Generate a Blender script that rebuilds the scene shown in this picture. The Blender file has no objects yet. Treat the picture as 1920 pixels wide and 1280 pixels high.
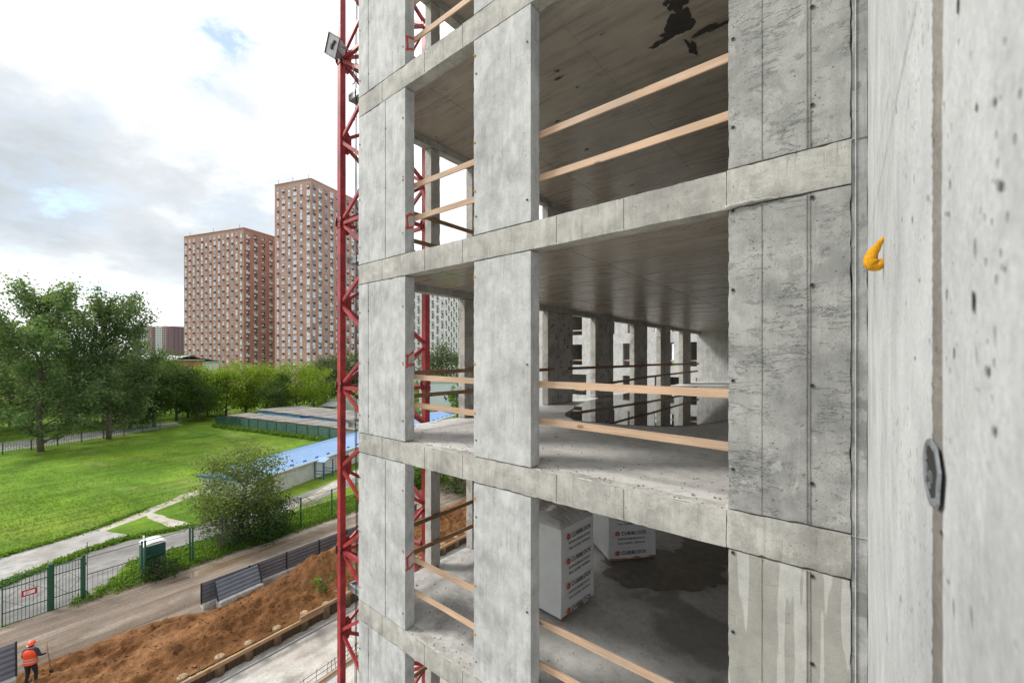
import bpy, bmesh, math, random
import numpy as np
from mathutils import Vector, Matrix, noise as mnoise

random.seed(7)
rng = np.random.default_rng(11)
SC = bpy.context.scene
COL = SC.collection

# ------------------------------------------------------------------ camera
F = 784.0                     # focal length in pixels of the 1920 px wide photograph
cam_d = bpy.data.cameras.new('camera')
cam = bpy.data.objects.new('camera', cam_d)
COL.objects.link(cam)
cam.location = (0, 0, 0)
cam.rotation_euler = (math.radians(90), 0, 0)
cam_d.sensor_width = 36.0
cam_d.lens = 36.0 * F / 1920.0
cam_d.shift_y = 30.0 / 1920.0
cam_d.clip_start = 0.02
cam_d.clip_end = 6000
cam_d.dof.use_dof = True
cam_d.dof.focus_distance = 6.5
cam_d.dof.aperture_fstop = 4.5
SC.camera = cam

# ------------------------------------------------------------------ light
SUN_DIR = Vector((-0.72, 0.06, 0.69)).normalized()      # towards the sun
elev = math.asin(SUN_DIR.z)
azim = math.atan2(SUN_DIR.x, SUN_DIR.y)
sun_d = bpy.data.lights.new('sun', 'SUN')
sun_d.energy = 2.1
sun_d.angle = math.radians(14)
sun_d.color = (1.0, 0.965, 0.91)
sun = bpy.data.objects.new('sun', sun_d)
COL.objects.link(sun)
sun.rotation_euler = SUN_DIR.to_track_quat('Z', 'Y').to_euler()
sun.location = (0, 0, 120)

SC.view_settings.view_transform = 'Standard'
SC.view_settings.look = 'None'
SC.view_settings.gamma = 1.0
SC.view_settings.use_curve_mapping = False
SC.view_settings.exposure = 0.66

world = bpy.data.worlds.new('World')
SC.world = world
world.use_nodes = True


def N(nt, typ, **kw):
    n = nt.nodes.new(typ)
    for k, v in kw.items():
        if k.startswith('i_'):
            key = k[2:]
            key = int(key) if key.isdigit() else key.replace('_', ' ')
            n.inputs[key].default_value = v
        else:
            setattr(n, k, v)
    return n


def ramp(nt, fac, stops):
    r = nt.nodes.new('ShaderNodeValToRGB')
    el = r.color_ramp.elements
    while len(el) < len(stops):
        el.new(0.5)
    for e, (p, c) in zip(el, stops):
        e.position = p
        e.color = (c, c, c, 1) if isinstance(c, (int, float)) else (*c[:3], 1)
    nt.links.new(fac, r.inputs[0])
    return r.outputs[0]


def mixc(nt, fac, a, b, mode='MIX'):
    m = nt.nodes.new('ShaderNodeMix')
    m.data_type = 'RGBA'
    m.blend_type = mode
    m.clamp_result = False
    for i, v in ((0, fac), (6, a), (7, b)):
        sock = m.inputs[i]
        if isinstance(v, bpy.types.NodeSocket):
            nt.links.new(v, sock)
        elif isinstance(v, (int, float)):
            sock.default_value = v if i == 0 else (v, v, v, 1)
        else:
            sock.default_value = (*v[:3], 1)
    return m.outputs[2]


def mth(nt, op, a, b=0.0, c=0.0, clamp=False):
    m = nt.nodes.new('ShaderNodeMath')
    m.operation = op
    m.use_clamp = clamp
    for s, v in zip(m.inputs, (a, b, c)):
        if isinstance(v, bpy.types.NodeSocket):
            nt.links.new(v, s)
        else:
            s.default_value = v
    return m.outputs[0]


def build_world():
    nt = world.node_tree
    nt.nodes.clear()
    L = nt.links
    sky = N(nt, 'ShaderNodeTexSky', sky_type='NISHITA', sun_disc=False)
    sky.sun_elevation = elev
    sky.sun_rotation = azim
    sky.air_density = 1.0
    sky.dust_density = 0.6
    sky.ozone_density = 1.5
    tc = N(nt, 'ShaderNodeTexCoord')
    sep = N(nt, 'ShaderNodeSeparateXYZ')
    L.new(tc.outputs['Generated'], sep.inputs[0])
    # clouds on a flat layer above the place
    zc = mth(nt, 'ADD', mth(nt, 'MAXIMUM', sep.outputs[2], 0.0), 0.30)
    cmb = N(nt, 'ShaderNodeCombineXYZ')
    L.new(mth(nt, 'DIVIDE', sep.outputs[0], zc), cmb.inputs[0])
    L.new(mth(nt, 'DIVIDE', sep.outputs[1], zc), cmb.inputs[1])

    def cloud_noise(loc, scale, detail, rough, dist=0.0):
        mp = N(nt, 'ShaderNodeMapping')
        mp.inputs['Location'].default_value = loc
        L.new(cmb.outputs[0], mp.inputs[0])
        n = N(nt, 'ShaderNodeTexNoise', i_Scale=scale, i_Detail=detail, i_Roughness=rough, i_Distortion=dist)
        L.new(mp.outputs[0], n.inputs['Vector'])
        return n.outputs[0]
    cover = ramp(nt, cloud_noise(CLOUD_A, 2.1, 11.0, 0.60), [(0.345, 0.0), (0.395, 0.72), (0.48, 1.0)])
    grey = cloud_noise(CLOUD_B, 0.85, 7.0, 0.52)
    puff = cloud_noise((1.7, 5.1, 0.3), 5.5, 9.0, 0.62)
    lum = mth(nt, 'ADD', mth(nt, 'MULTIPLY', grey, 0.80), mth(nt, 'MULTIPLY', puff, 0.20))
    shade = ramp(nt, lum, [(0.33, (0.41, 0.445, 0.475)), (0.415, (0.52, 0.55, 0.575)), (0.47, (0.70, 0.72, 0.735)), (0.525, (0.95, 0.955, 0.955)), (0.66, (1.12, 1.11, 1.09))])
    skyc = mixc(nt, 1.0, sky.outputs[0], (0.11, 0.11, 0.11), 'MULTIPLY')
    skyc = mixc(nt, 0.45, skyc, (0.62, 0.74, 0.88))
    col = mixc(nt, cover, skyc, shade)
    # thin bright veil towards the horizon
    veil = ramp(nt, sep.outputs[2], [(0.0, 0.6), (0.18, 0.0)])
    col = mixc(nt, veil, col, (0.70, 0.73, 0.76))
    bg = N(nt, 'ShaderNodeBackground', i_Strength=1.0)
    L.new(col, bg.inputs[0])
    out = N(nt, 'ShaderNodeOutputWorld')
    L.new(bg.outputs[0], out.inputs[0])


CLOUD_A = (14.80, 18.45, 0.0)
CLOUD_B = (15.90, 18.85, 2.0)
build_world()
SC.cycles.max_bounces = 8
SC.cycles.diffuse_bounces = 6
SC.cycles.glossy_bounces = 3
SC.cycles.transmission_bounces = 4
SC.cycles.transparent_max_bounces = 4
SC.cycles.use_denoising = True
SC.cycles.sample_clamp_indirect = 6.0

# ------------------------------------------------------------------ frames and helpers
GZ = -14.0                                  # ground level of the field and the track
D1 = Vector((-0.7745, 0.6325, 0))           # facade direction
D2 = Vector((0.6325, 0.7746, 0))            # depth of the building
BROT = math.atan2(-0.6325, 0.7745)          # building frame: X = -a, Y = b
SROT = math.atan2(0.8146, 0.58)             # site frame: X = s (along fence), Y = n
SV = Vector((0.58, 0.8146, 0)); NV = Vector((-0.8146, 0.58, 0))


def G(u, v, z=GZ):
    y = z * F / (670.0 - v)
    return Vector(((u - 960.0) / F * y, y, z))


def UY(u, y, z=GZ):
    return Vector(((u - 960.0) / F * y, y, z))


def to_site(p):
    return (p.dot(SV), p.dot(NV))


def site(s, n, z=GZ):
    return SV * s + NV * n + Vector((0, 0, z))


def s_on(n, u):
    k = (u - 960.0) / F
    y = n / (0.58 - 0.8146 * k)
    return y * (0.58 * k + 0.8146)


MATS = {}


class MB:
    """collects polygons, builds one mesh object"""
    def __init__(self):
        self.v = []; self.f = []; self.m = []; self.sm = []

    def poly(self, pts, mi=0, smooth=False):
        b = len(self.v)
        self.v.extend([tuple(p) for p in pts])
        self.f.append(tuple(range(b, b + len(pts)))); self.m.append(mi); self.sm.append(smooth)

    def box(self, x0, x1, y0, y1, z0, z1, mi=0, M=None):
        c = [Vector((x, y, z)) for z in (z0, z1) for y in (y0, y1) for x in (x0, x1)]
        if M is not None:
            c = [M @ p for p in c]
        b = len(self.v)
        self.v.extend([tuple(p) for p in c])
        for q in ((0, 2, 3, 1), (4, 5, 7, 6), (0, 1, 5, 4), (2, 6, 7, 3), (0, 4, 6, 2), (1, 3, 7, 5)):
            self.f.append(tuple(b + i for i in q)); self.m.append(mi); self.sm.append(False)

    def bar(self, p, q, w, h=None, mi=0, up=(0, 0, 1)):
        """rectangular bar from p to q"""
        p = Vector(p); q = Vector(q); h = h or w
        d = (q - p); ln = d.length; d.normalize()
        up = Vector(up)
        if abs(d.dot(up)) > 0.98:
            up = Vector((1, 0, 0))
        sx = d.cross(up).normalized(); sz = sx.cross(d).normalized()
        M = Matrix((sx, d, sz)).transposed().to_4x4(); M.translation = p
        self.box(-w / 2, w / 2, 0, ln, -h / 2, h / 2, mi, M)

    def tube(self, pts, rad, n=8, mi=0, cap=True, smooth=True, ref=None):
        pts = [Vector(p) for p in pts]
        if isinstance(rad, (int, float)):
            rad = [rad] * len(pts)
        b = len(self.v)
        ref = Vector(ref) if ref else None
        for i, p in enumerate(pts):
            d = (pts[min(i + 1, len(pts) - 1)] - pts[max(i - 1, 0)]).normalized()
            if ref is None:
                ref = Vector((0, 0, 1)) if abs(d.z) < 0.9 else Vector((1, 0, 0))
            x = d.cross(ref)
            if x.length < 1e-5:
                x = d.orthogonal()
            x.normalize(); y = x.cross(d).normalized(); ref = y.cross(x) * 0 + ref
            for k in range(n):
                a = 2 * math.pi * k / n
                self.v.append(tuple(p + (x * math.cos(a) + y * math.sin(a)) * rad[i]))
        for i in range(len(pts) - 1):
            for k in range(n):
                k2 = (k + 1) % n
                self.f.append((b + i * n + k, b + i * n + k2, b + (i + 1) * n + k2, b + (i + 1) * n + k))
                self.m.append(mi); self.sm.append(smooth)
        if cap:
            self.f.append(tuple(b + k for k in range(n))[::-1]); self.m.append(mi); self.sm.append(False)
            e = b + (len(pts) - 1) * n
            self.f.append(tuple(e + k for k in range(n))); self.m.append(mi); self.sm.append(False)

    def grid(self, fn, nu, nv, mi=0, smooth=True):
        b = len(self.v)
        for j in range(nv + 1):
            for i in range(nu + 1):
                self.v.append(tuple(fn(i / nu, j / nv)))
        for j in range(nv):
            for i in range(nu):
                a = b + j * (nu + 1) + i
                self.f.append((a, a + 1, a + nu + 2, a + nu + 1)); self.m.append(mi); self.sm.append(smooth)

    def rough_box(self, x0, x1, y0, y1, z0, z1, cell=0.07, amp=0.0025, chip=0.010, seed=0.0, mi=0, maxn=60, edge_frac=1.0):
        """box of fine grids, slightly uneven, with chipped edges"""
        lo = Vector((x0, y0, z0)); hi = Vector((x1, y1, z1)); mid = (lo + hi) / 2
        off = Vector((seed * 3.1, seed * 1.7, seed))

        def disp(p):
            q = p + off
            d = mnoise.noise_vector(q * 3.0) * amp + mnoise.noise_vector(q * 11.0) * amp * 0.5
            ne = sum(1 for i in range(3) if abs(p[i] - lo[i]) < 1e-5 or abs(p[i] - hi[i]) < 1e-5)
            r = p + d
            if ne >= 2:
                c = max(0.0, mnoise.noise(q * 9.0) - 0.05) * chip * 3.0 + max(0.0, mnoise.noise(q * 27.0)) * chip + chip * 0.25
                for i in range(3):
                    if abs(p[i] - lo[i]) < 1e-5:
                        r[i] += c
                    elif abs(p[i] - hi[i]) < 1e-5:
                        r[i] -= c
            return r
        for ax in range(3):
            o1, o2 = [(1, 2), (0, 2), (0, 1)][ax]
            n1 = max(1, min(maxn, int((hi[o1] - lo[o1]) / cell)))
            n2 = max(1, min(maxn, int((hi[o2] - lo[o2]) / cell)))
            for side in (lo[ax], hi[ax]):
                def fn(s, t, ax=ax, o1=o1, o2=o2, side=side):
                    p = Vector((0, 0, 0)); p[ax] = side
                    p[o1] = lo[o1] + (hi[o1] - lo[o1]) * s
                    p[o2] = lo[o2] + (hi[o2] - lo[o2]) * t
                    return disp(p)
                self.grid(fn, n1, n2, mi, True)

    def mesh(self, name, mats):
        me = bpy.data.meshes.new(name)
        me.from_pydata(self.v, [], self.f)
        if not isinstance(mats, (list, tuple)):
            mats = [mats]
        for m in mats:
            me.materials.append(m)
        me.polygons.foreach_set('material_index', self.m)
        me.polygons.foreach_set('use_smooth', self.sm)
        me.update()
        return me

    def build(self, name, mats, parent=None, loc=None, rotz=None, clean=False):
        me = self.mesh(name, mats)
        if clean:
            bm = bmesh.new(); bm.from_mesh(me)
            bmesh.ops.recalc_face_normals(bm, faces=bm.faces)
            bm.to_mesh(me); bm.free()
        return link(name, me, parent, loc, rotz)


def link(name, me, parent=None, loc=None, rotz=None):
    o = bpy.data.objects.new(name, me)
    COL.objects.link(o)
    if parent is not None:
        o.parent = parent
    if loc is not None:
        o.location = loc
    if rotz is not None:
        o.rotation_euler = (0, 0, rotz)
    return o


def tag(o, label=None, cat=None, group=None, kind=None):
    if label: o['label'] = label
    if cat: o['category'] = cat
    if group: o['group'] = group
    if kind: o['kind'] = kind
    return o


def empty(name, loc=(0, 0, 0), rotz=0.0, label=None, cat=None, group=None):
    o = bpy.data.objects.new(name, None)
    o.empty_display_size = 0.3
    COL.objects.link(o)
    o.location = loc
    o.rotation_euler = (0, 0, rotz)
    return tag(o, label, cat, group)


def copy_tree(o, parent=None):
    c = o.copy()
    COL.objects.link(c)
    c.parent = parent
    for ch in list(o.children):
        copy_tree(ch, c)
    return c


# ------------------------------------------------------------------ materials
def new_mat(name):
    m = bpy.data.materials.new(name)
    m.use_nodes = True
    nt = m.node_tree
    nt.nodes.clear()
    out = N(nt, 'ShaderNodeOutputMaterial')
    b = N(nt, 'ShaderNodeBsdfPrincipled')
    nt.links.new(b.outputs[0], out.inputs[0])
    MATS[name] = m
    return m, nt, b


def setin(nt, b, name, v):
    s = b.inputs[name]
    if isinstance(v, bpy.types.NodeSocket):
        nt.links.new(v, s)
    elif isinstance(v, (tuple, list)):
        s.default_value = (*v[:3], 1)
    else:
        s.default_value = v


def tex(nt, kind, coord, scale, detail=4.0, rough=0.5, stretch=None, loc=None, dist=0.0):
    vec = coord
    if stretch or loc:
        mp = N(nt, 'ShaderNodeMapping')
        if stretch: mp.inputs['Scale'].default_value = stretch
        if loc: mp.inputs['Location'].default_value = loc
        nt.links.new(coord, mp.inputs[0]); vec = mp.outputs[0]
    if kind == 'noise':
        n = N(nt, 'ShaderNodeTexNoise', i_Scale=scale, i_Detail=detail, i_Roughness=rough, i_Distortion=dist)
        nt.links.new(vec, n.inputs['Vector'])
        return n.outputs[0]
    n = N(nt, 'ShaderNodeTexVoronoi', i_Scale=scale)
    nt.links.new(vec, n.inputs['Vector'])
    return n.outputs['Distance']


def bumpn(nt, b, h, strength=0.4, dist=0.01):
    bp = N(nt, 'ShaderNodeBump', i_Strength=strength, i_Distance=dist)
    nt.links.new(h, bp.inputs['Height'])
    nt.links.new(bp.outputs[0], b.inputs['Normal'])


def simple(name, col, rough=0.6, metal=0.0, var=0.12, scale=3.0, bump=0.0, spec=0.5):
    m, nt, b = new_mat(name)
    tc = N(nt, 'ShaderNodeTexCoord').outputs['Object']
    n = tex(nt, 'noise', tc, scale, 6.0, 0.6)
    lo = tuple(c * (1 - var) for c in col); hi = tuple(min(1, c * (1 + var)) for c in col)
    setin(nt, b, 'Base Color', ramp(nt, n, [(0.3, lo), (0.7, hi)]))
    setin(nt, b, 'Roughness', rough); setin(nt, b, 'Metallic', metal)
    b.inputs['Specular IOR Level'].default_value = spec
    if bump:
        bumpn(nt, b, tex(nt, 'noise', tc, scale * 6, 5.0, 0.6), bump, 0.02)
    return m


def concrete(name, base=(0.43, 0.43, 0.42), mott=0.16, streak=0.12, pits=1.0, scratch=0.0, wet=0.0, rough=0.8, bump=0.35,
             stain_h=None, white=0.0, runs=0.0, off=(0, 0, 0), smear=0.0, big_pits=0.0, drip=0.0):
    m, nt, b = new_mat(name)
    tc0 = N(nt, 'ShaderNodeTexCoord').outputs['Object']
    mp = N(nt, 'ShaderNodeMapping'); mp.inputs['Location'].default_value = off
    nt.links.new(tc0, mp.inputs[0]); tc = mp.outputs[0]
    big = tex(nt, 'noise', tc, 1.4, 8.0, 0.62)
    mid = tex(nt, 'noise', tc, 6.0, 6.0, 0.65, stretch=(1, 1, 0.8))
    fine = tex(nt, 'noise', tc, 70.0, 4.0, 0.65)
    vst = tex(nt, 'noise', tc, 5.0, 6.0, 0.62, stretch=(4.5, 4.5, 0.28))
    lo = tuple(c * (1 - mott * 2.0) for c in base); hi = tuple(c * (1 + mott) for c in base)
    col = ramp(nt, big, [(0.30, lo), (0.50, base), (0.70, hi)])
    col = mixc(nt, 1.0, col, ramp(nt, mid, [(0.28, 1 - mott * 1.7), (0.62, 1.0 + mott * 0.5)]), 'MULTIPLY')
    if streak:
        col = mixc(nt, 1.0, col, ramp(nt, vst, [(0.30, 1 - streak * 2.2), (0.48, 1.0), (0.68, 1 + streak)]), 'MULTIPLY')
    col = mixc(nt, 1.0, col, ramp(nt, fine, [(0.25, 0.80), (0.70, 1.08)]), 'MULTIPLY')
    h = mth(nt, 'MULTIPLY', fine, 0.35)
    h = mth(nt, 'ADD', h, mth(nt, 'MULTIPLY', mid, 0.6))
    if pits:
        v1 = tex(nt, 'voronoi', tc, 34.0)
        gate = ramp(nt, tex(nt, 'noise', tc, 3.3, 3.0, 0.5, loc=(5, 2, 1)), [(0.44, 0.0), (0.58, 1.0)])
        p1 = mth(nt, 'MULTIPLY', ramp(nt, v1, [(0.10, 1.0), (0.17, 0.0)]), gate)
        v2 = tex(nt, 'voronoi', tc, 9.0)
        p2 = ramp(nt, v2, [(0.045, 1.0), (0.075, 0.0)])
        p = mth(nt, 'MAXIMUM', mth(nt, 'MULTIPLY', p1, 0.8), p2)
        col = mixc(nt, mth(nt, 'MULTIPLY', p, 0.75 * pits), col, (0.10, 0.098, 0.09))
        h = mth(nt, 'SUBTRACT', h, mth(nt, 'MULTIPLY', p, 1.4))
    if scratch:
        s1 = tex(nt, 'noise', tc, 3.6, 8.0, 0.72, stretch=(0.7, 0.7, 3.2), dist=0.35)
        g1 = ramp(nt, tex(nt, 'noise', tc, 2.3, 4.0, 0.6, loc=(1, 7, 3)), [(0.50, 0.0), (0.62, 1.0)])
        sc = mth(nt, 'MULTIPLY', ramp(nt, s1, [(0.488, 0.0), (0.50, 1.0), (0.512, 0.0)]), g1)
        col = mixc(nt, mth(nt, 'MULTIPLY', sc, 0.72 * scratch), col, tuple(c * 0.36 for c in base))
        pt = ramp(nt, tex(nt, 'noise', tc, 5.2, 7.0, 0.72, stretch=(1, 1, 1.8), loc=(4, 0, 9)), [(0.60, 0.0), (0.66, 1.0)])
        col = mixc(nt, mth(nt, 'MULTIPLY', pt, 0.55 * scratch), col, tuple(c * 0.52 for c in base))
        h = mth(nt, 'SUBTRACT', h, mth(nt, 'MULTIPLY', sc, 1.6))
        h = mth(nt, 'ADD', h, mth(nt, 'MULTIPLY', pt, 0.8))
    if smear:
        # irregular grout smears and darker damp blotches
        w1 = ramp(nt, tex(nt, 'noise', tc, 1.9, 9.0, 0.70, loc=(6, 3, 8), dist=0.3), [(0.575, 0.0), (0.60, 0.8), (0.70, 1.0)])
        col = mixc(nt, mth(nt, 'MULTIPLY', w1, 0.55 * smear), col, tuple(c * 0.62 for c in base))
        w2 = ramp(nt, tex(nt, 'noise', tc, 2.6, 9.0, 0.72, loc=(2, 9, 4), dist=0.5), [(0.60, 0.0), (0.63, 1.0)])
        col = mixc(nt, mth(nt, 'MULTIPLY', w2, 0.45 * smear), col, tuple(min(1, c * 1.28) for c in base))
    if drip:
        d1 = tex(nt, 'noise', tc, 4.0, 4.0, 0.6, stretch=(9, 9, 0.35), loc=(1, 2, 6))
        gd = ramp(nt, tex(nt, 'noise', tc, 1.6, 4.0, 0.6, loc=(8, 1, 2)), [(0.48, 0.0), (0.62, 1.0)])
        dd = mth(nt, 'MULTIPLY', ramp(nt, d1, [(0.60, 0.0), (0.66, 1.0)]), gd)
        col = mixc(nt, mth(nt, 'MULTIPLY', dd, 0.55 * drip), col, tuple(c * 0.42 for c in base))
        d2 = mth(nt, 'MULTIPLY', ramp(nt, d1, [(0.34, 1.0), (0.40, 0.0)]), gd)
        col = mixc(nt, mth(nt, 'MULTIPLY', d2, 0.5 * drip), col, tuple(min(1, c * 1.4) for c in base))
    if big_pits:
        v3 = tex(nt, 'voronoi', tc, 17.0, stretch=(1, 1, .7))
        g3 = ramp(nt, tex(nt, 'noise', tc, 6.0, 3.0, 0.5, loc=(3, 3, 3)), [(0.44, 0.0), (0.56, 1.0)])
        p3 = mth(nt, 'MULTIPLY', ramp(nt, v3, [(0.07, 1.0), (0.16, 0.0)]), g3)
        col = mixc(nt, mth(nt, 'MULTIPLY', p3, 0.7 * big_pits), col, (0.17, 0.165, 0.16))
        h = mth(nt, 'SUBTRACT', h, mth(nt, 'MULTIPLY', p3, 1.2))
    if white:
        w = ramp(nt, tex(nt, 'noise', tc, 2.2, 7.0, 0.68, stretch=(1.6, 1.6, 0.8), loc=(9, 4, 2)), [(0.52, 0.0), (0.66, 1.0)])
        col = mixc(nt, mth(nt, 'MULTIPLY', w, white), col, (0.62, 0.63, 0.64))
    rgh = rough
    if wet:
        w = ramp(nt, tex(nt, 'noise', tc, 2.4, 6.0, 0.62, loc=(3, 8, 5)), [(0.585, 0.0), (0.60, 1.0)])
        col = mixc(nt, mth(nt, 'MULTIPLY', w, wet), col, tuple(c * 0.42 for c in base))
        rgh = mth(nt, 'SUBTRACT', rough, mth(nt, 'MULTIPLY', w, 0.35 * wet))
    if runs:
        # pale dried runs on a damp wall: long tongues that widen downwards
        rn = tex(nt, 'noise', tc, 3.2, 2.5, 0.45, stretch=(2.6, 2.6, 0.16), loc=(2.3, 0, 0.4))
        rr = ramp(nt, rn, [(0.535, 0.0), (0.55, 1.0)])
        col = mixc(nt, mth(nt, 'MULTIPLY', rr, runs), tuple(c * 1.0 for c in base), (0.47, 0.47, 0.45))
        col = mixc(nt, 1.0, col, ramp(nt, mid, [(0.30, 0.82), (0.62, 1.05)]), 'MULTIPLY')
        col = mixc(nt, 1.0, col, ramp(nt, fine, [(0.25, 0.86), (0.70, 1.06)]), 'MULTIPLY')
    setin(nt, b, 'Base Color', col)
    setin(nt, b, 'Roughness', rgh)
    bumpn(nt, b, h, bump, 0.012)
    return m


M_COL = concrete('concrete_column', (0.45, 0.456, 0.455), 0.15, 0.06, 1.2, white=0.4, smear=.5, drip=.9)
M_COL2 = concrete('concrete_column_inner', (0.47, 0.45, 0.42), 0.14, 0.05, 0.9, wet=0.6)
M_EDGE = concrete('concrete_slab_edge', (0.41, 0.40, 0.37), 0.18, 0.06, 1.2, scratch=0.3, smear=.9, drip=1.0)
M_WALL = concrete('concrete_scratched_wall', (0.335, 0.335, 0.325), 0.17, 0.03, 1.4, scratch=0.65, bump=0.7, smear=1.2, drip=.4)
M_WALLDAMP = concrete('concrete_damp_wall', (0.31, 0.30, 0.275), 0.14, 0.05, 0.6, scratch=0.5, runs=0.75)
M_NEAR = concrete('concrete_near_wall', (0.50, 0.51, 0.52), 0.13, 0.0, 1.1, white=0.35, bump=0.4, smear=.6, big_pits=1.0)
M_SEAM = concrete('concrete_seam', (0.22, 0.205, 0.185), 0.2, 0.0, 0.6, bump=0.8)
M_RETURN = concrete('concrete_return', (0.33, 0.33, 0.325), 0.18, 0.1, 0.9, scratch=0.6, wet=0.6)
M_FARC = concrete('concrete_far_wing', (0.50, 0.50, 0.49), 0.12, 0.12, 0.0)
M_JOINT = simple('joint_core', (0.15, 0.145, 0.135), 0.95)


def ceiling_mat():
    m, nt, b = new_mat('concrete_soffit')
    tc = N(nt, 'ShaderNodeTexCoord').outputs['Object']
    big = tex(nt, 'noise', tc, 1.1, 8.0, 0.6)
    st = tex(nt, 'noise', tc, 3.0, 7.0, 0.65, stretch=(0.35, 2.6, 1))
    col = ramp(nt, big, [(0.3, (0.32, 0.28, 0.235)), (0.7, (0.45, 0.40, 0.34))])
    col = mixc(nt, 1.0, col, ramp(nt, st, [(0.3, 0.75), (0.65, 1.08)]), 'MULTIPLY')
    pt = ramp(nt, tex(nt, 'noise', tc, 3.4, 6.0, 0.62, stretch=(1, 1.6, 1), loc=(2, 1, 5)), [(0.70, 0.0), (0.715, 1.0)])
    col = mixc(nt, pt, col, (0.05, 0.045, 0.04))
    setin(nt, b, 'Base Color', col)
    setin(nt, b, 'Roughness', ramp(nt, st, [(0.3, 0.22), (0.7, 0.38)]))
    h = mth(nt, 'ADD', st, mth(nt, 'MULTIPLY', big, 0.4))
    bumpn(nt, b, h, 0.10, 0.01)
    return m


def floor_mat(name, lo, hi, wetamt, rough=0.75):
    m, nt, b = new_mat(name)
    tc = N(nt, 'ShaderNodeTexCoord').outputs['Object']
    big = tex(nt, 'noise', tc, 0.9, 8.0, 0.62)
    mid = tex(nt, 'noise', tc, 7.0, 7.0, 0.7, dist=0.4)
    fine = tex(nt, 'noise', tc, 55.0, 4.0, 0.7)
    col = ramp(nt, big, [(0.32, lo), (0.68, hi)])
    col = mixc(nt, 1.0, col, ramp(nt, mid, [(0.30, 0.72), (0.50, 1.0), (0.7, 1.10)]), 'MULTIPLY')
    spk = ramp(nt, tex(nt, 'voronoi', tc, 21.0), [(0.09, 1.0), (0.14, 0.0)])
    gate = ramp(nt, tex(nt, 'noise', tc, 2.6, 4.0, 0.6, loc=(1, 4, 0)), [(0.47, 0.0), (0.60, 1.0)])
    col = mixc(nt, mth(nt, 'MULTIPLY', mth(nt, 'MULTIPLY', spk, gate), 0.75), col, (0.10, 0.09, 0.08))
    col = mixc(nt, 1.0, col, ramp(nt, fine, [(0.25, 0.85), (0.7, 1.08)]), 'MULTIPLY')
    w = ramp(nt, tex(nt, 'noise', tc, 0.75, 5.0, 0.55, loc=(7, 2, 0)), [(0.52, 0.0), (0.60, 1.0)])
    col = mixc(nt, mth(nt, 'MULTIPLY', w, wetamt), col, tuple(c * 0.35 for c in lo))
    setin(nt, b, 'Base Color', col)
    setin(nt, b, 'Roughness', mth(nt, 'SUBTRACT', rough, mth(nt, 'MULTIPLY', w, wetamt * 0.4)))
    h = mth(nt, 'ADD', mth(nt, 'MULTIPLY', mid, 1.0), mth(nt, 'MULTIPLY', fine, 0.4))
    bumpn(nt, b, h, 0.45, 0.012)
    return m


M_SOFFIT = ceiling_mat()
M_FLOOR = floor_mat('dusty_floor', (0.47, 0.46, 0.44), (0.64, 0.63, 0.60), 0.15)
M_FLOORC = floor_mat('rough_floor', (0.36, 0.355, 0.34), (0.54, 0.53, 0.51), 0.6)


def wood(name, c0, c1, dark):
    m, nt, b = new_mat(name)
    tc = N(nt, 'ShaderNodeTexCoord').outputs['Object']
    oi = N(nt, 'ShaderNodeObjectInfo').outputs['Random']
    cmb = N(nt, 'ShaderNodeCombineXYZ')
    nt.links.new(mth(nt, 'MULTIPLY', oi, 37.0), cmb.inputs[0]); nt.links.new(mth(nt, 'MULTIPLY', oi, 91.0), cmb.inputs[2])
    va = N(nt, 'ShaderNodeVectorMath', operation='ADD')
    nt.links.new(tc, va.inputs[0]); nt.links.new(cmb.outputs[0], va.inputs[1])
    v = va.outputs[0]
    g = tex(nt, 'noise', v, 4.0, 8.0, 0.65, stretch=(0.35, 9, 9), dist=0.8)
    col = ramp(nt, g, [(0.30, c0), (0.68, c1)])
    big = tex(nt, 'noise', v, 1.3, 4.0, 0.5)
    col = mixc(nt, 1.0, col, ramp(nt, big, [(0.3, 0.78), (0.7, 1.12)]), 'MULTIPLY')
    kn = ramp(nt, tex(nt, 'voronoi', v, 2.6, stretch=(1, 1.6, 2.2)), [(0.09, 1.0), (0.16, 0.0)])
    col = mixc(nt, mth(nt, 'MULTIPLY', kn, 0.75), col, dark)
    col = mixc(nt, 1.0, col, ramp(nt, oi, [(0.0, (0.80, 0.78, 0.78)), (1.0, (1.12, 1.08, 1.04))]), 'MULTIPLY')
    dirt = ramp(nt, tex(nt, 'noise', v, 2.1, 6.0, 0.7, loc=(5, 5, 5)), [(0.52, 0.0), (0.68, 1.0)])
    col = mixc(nt, mth(nt, 'MULTIPLY', dirt, 0.45), col, (0.34, 0.31, 0.28))
    setin(nt, b, 'Base Color', col); setin(nt, b, 'Roughness', 0.7)
    bumpn(nt, b, g, 0.25, 0.004)
    return m


M_PINE = wood('pine_board', (0.38, 0.245, 0.155), (0.58, 0.42, 0.30), (0.16, 0.08, 0.04))
M_OLDPINE = wood('old_pine_board', (0.20, 0.115, 0.055), (0.34, 0.21, 0.10), (0.08, 0.04, 0.02))
M_RUSTWOOD = wood('site_plank', (0.26, 0.15, 0.075), (0.42, 0.26, 0.13), (0.10, 0.05, 0.03))
M_RED = simple('crane_red_paint', (0.30, 0.028, 0.034), 0.42, 0.0, 0.45, 3.0, 0.15)
M_REDOLD = simple('crane_red_worn', (0.28, 0.03, 0.03), 0.55, 0.0, 0.35, 8.0, 0.2)
M_STEEL = simple('galvanised_steel', (0.42, 0.44, 0.46), 0.42, 0.7, 0.15, 6.0)
M_BOLT = simple('dark_steel', (0.05, 0.05, 0.05), 0.5, 0.5)
M_BLACK = simple('black_hole', (0.015, 0.015, 0.015), 0.8)
M_PLUG = simple('plastic_plug', (0.05, 0.05, 0.055), 0.5)
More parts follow.
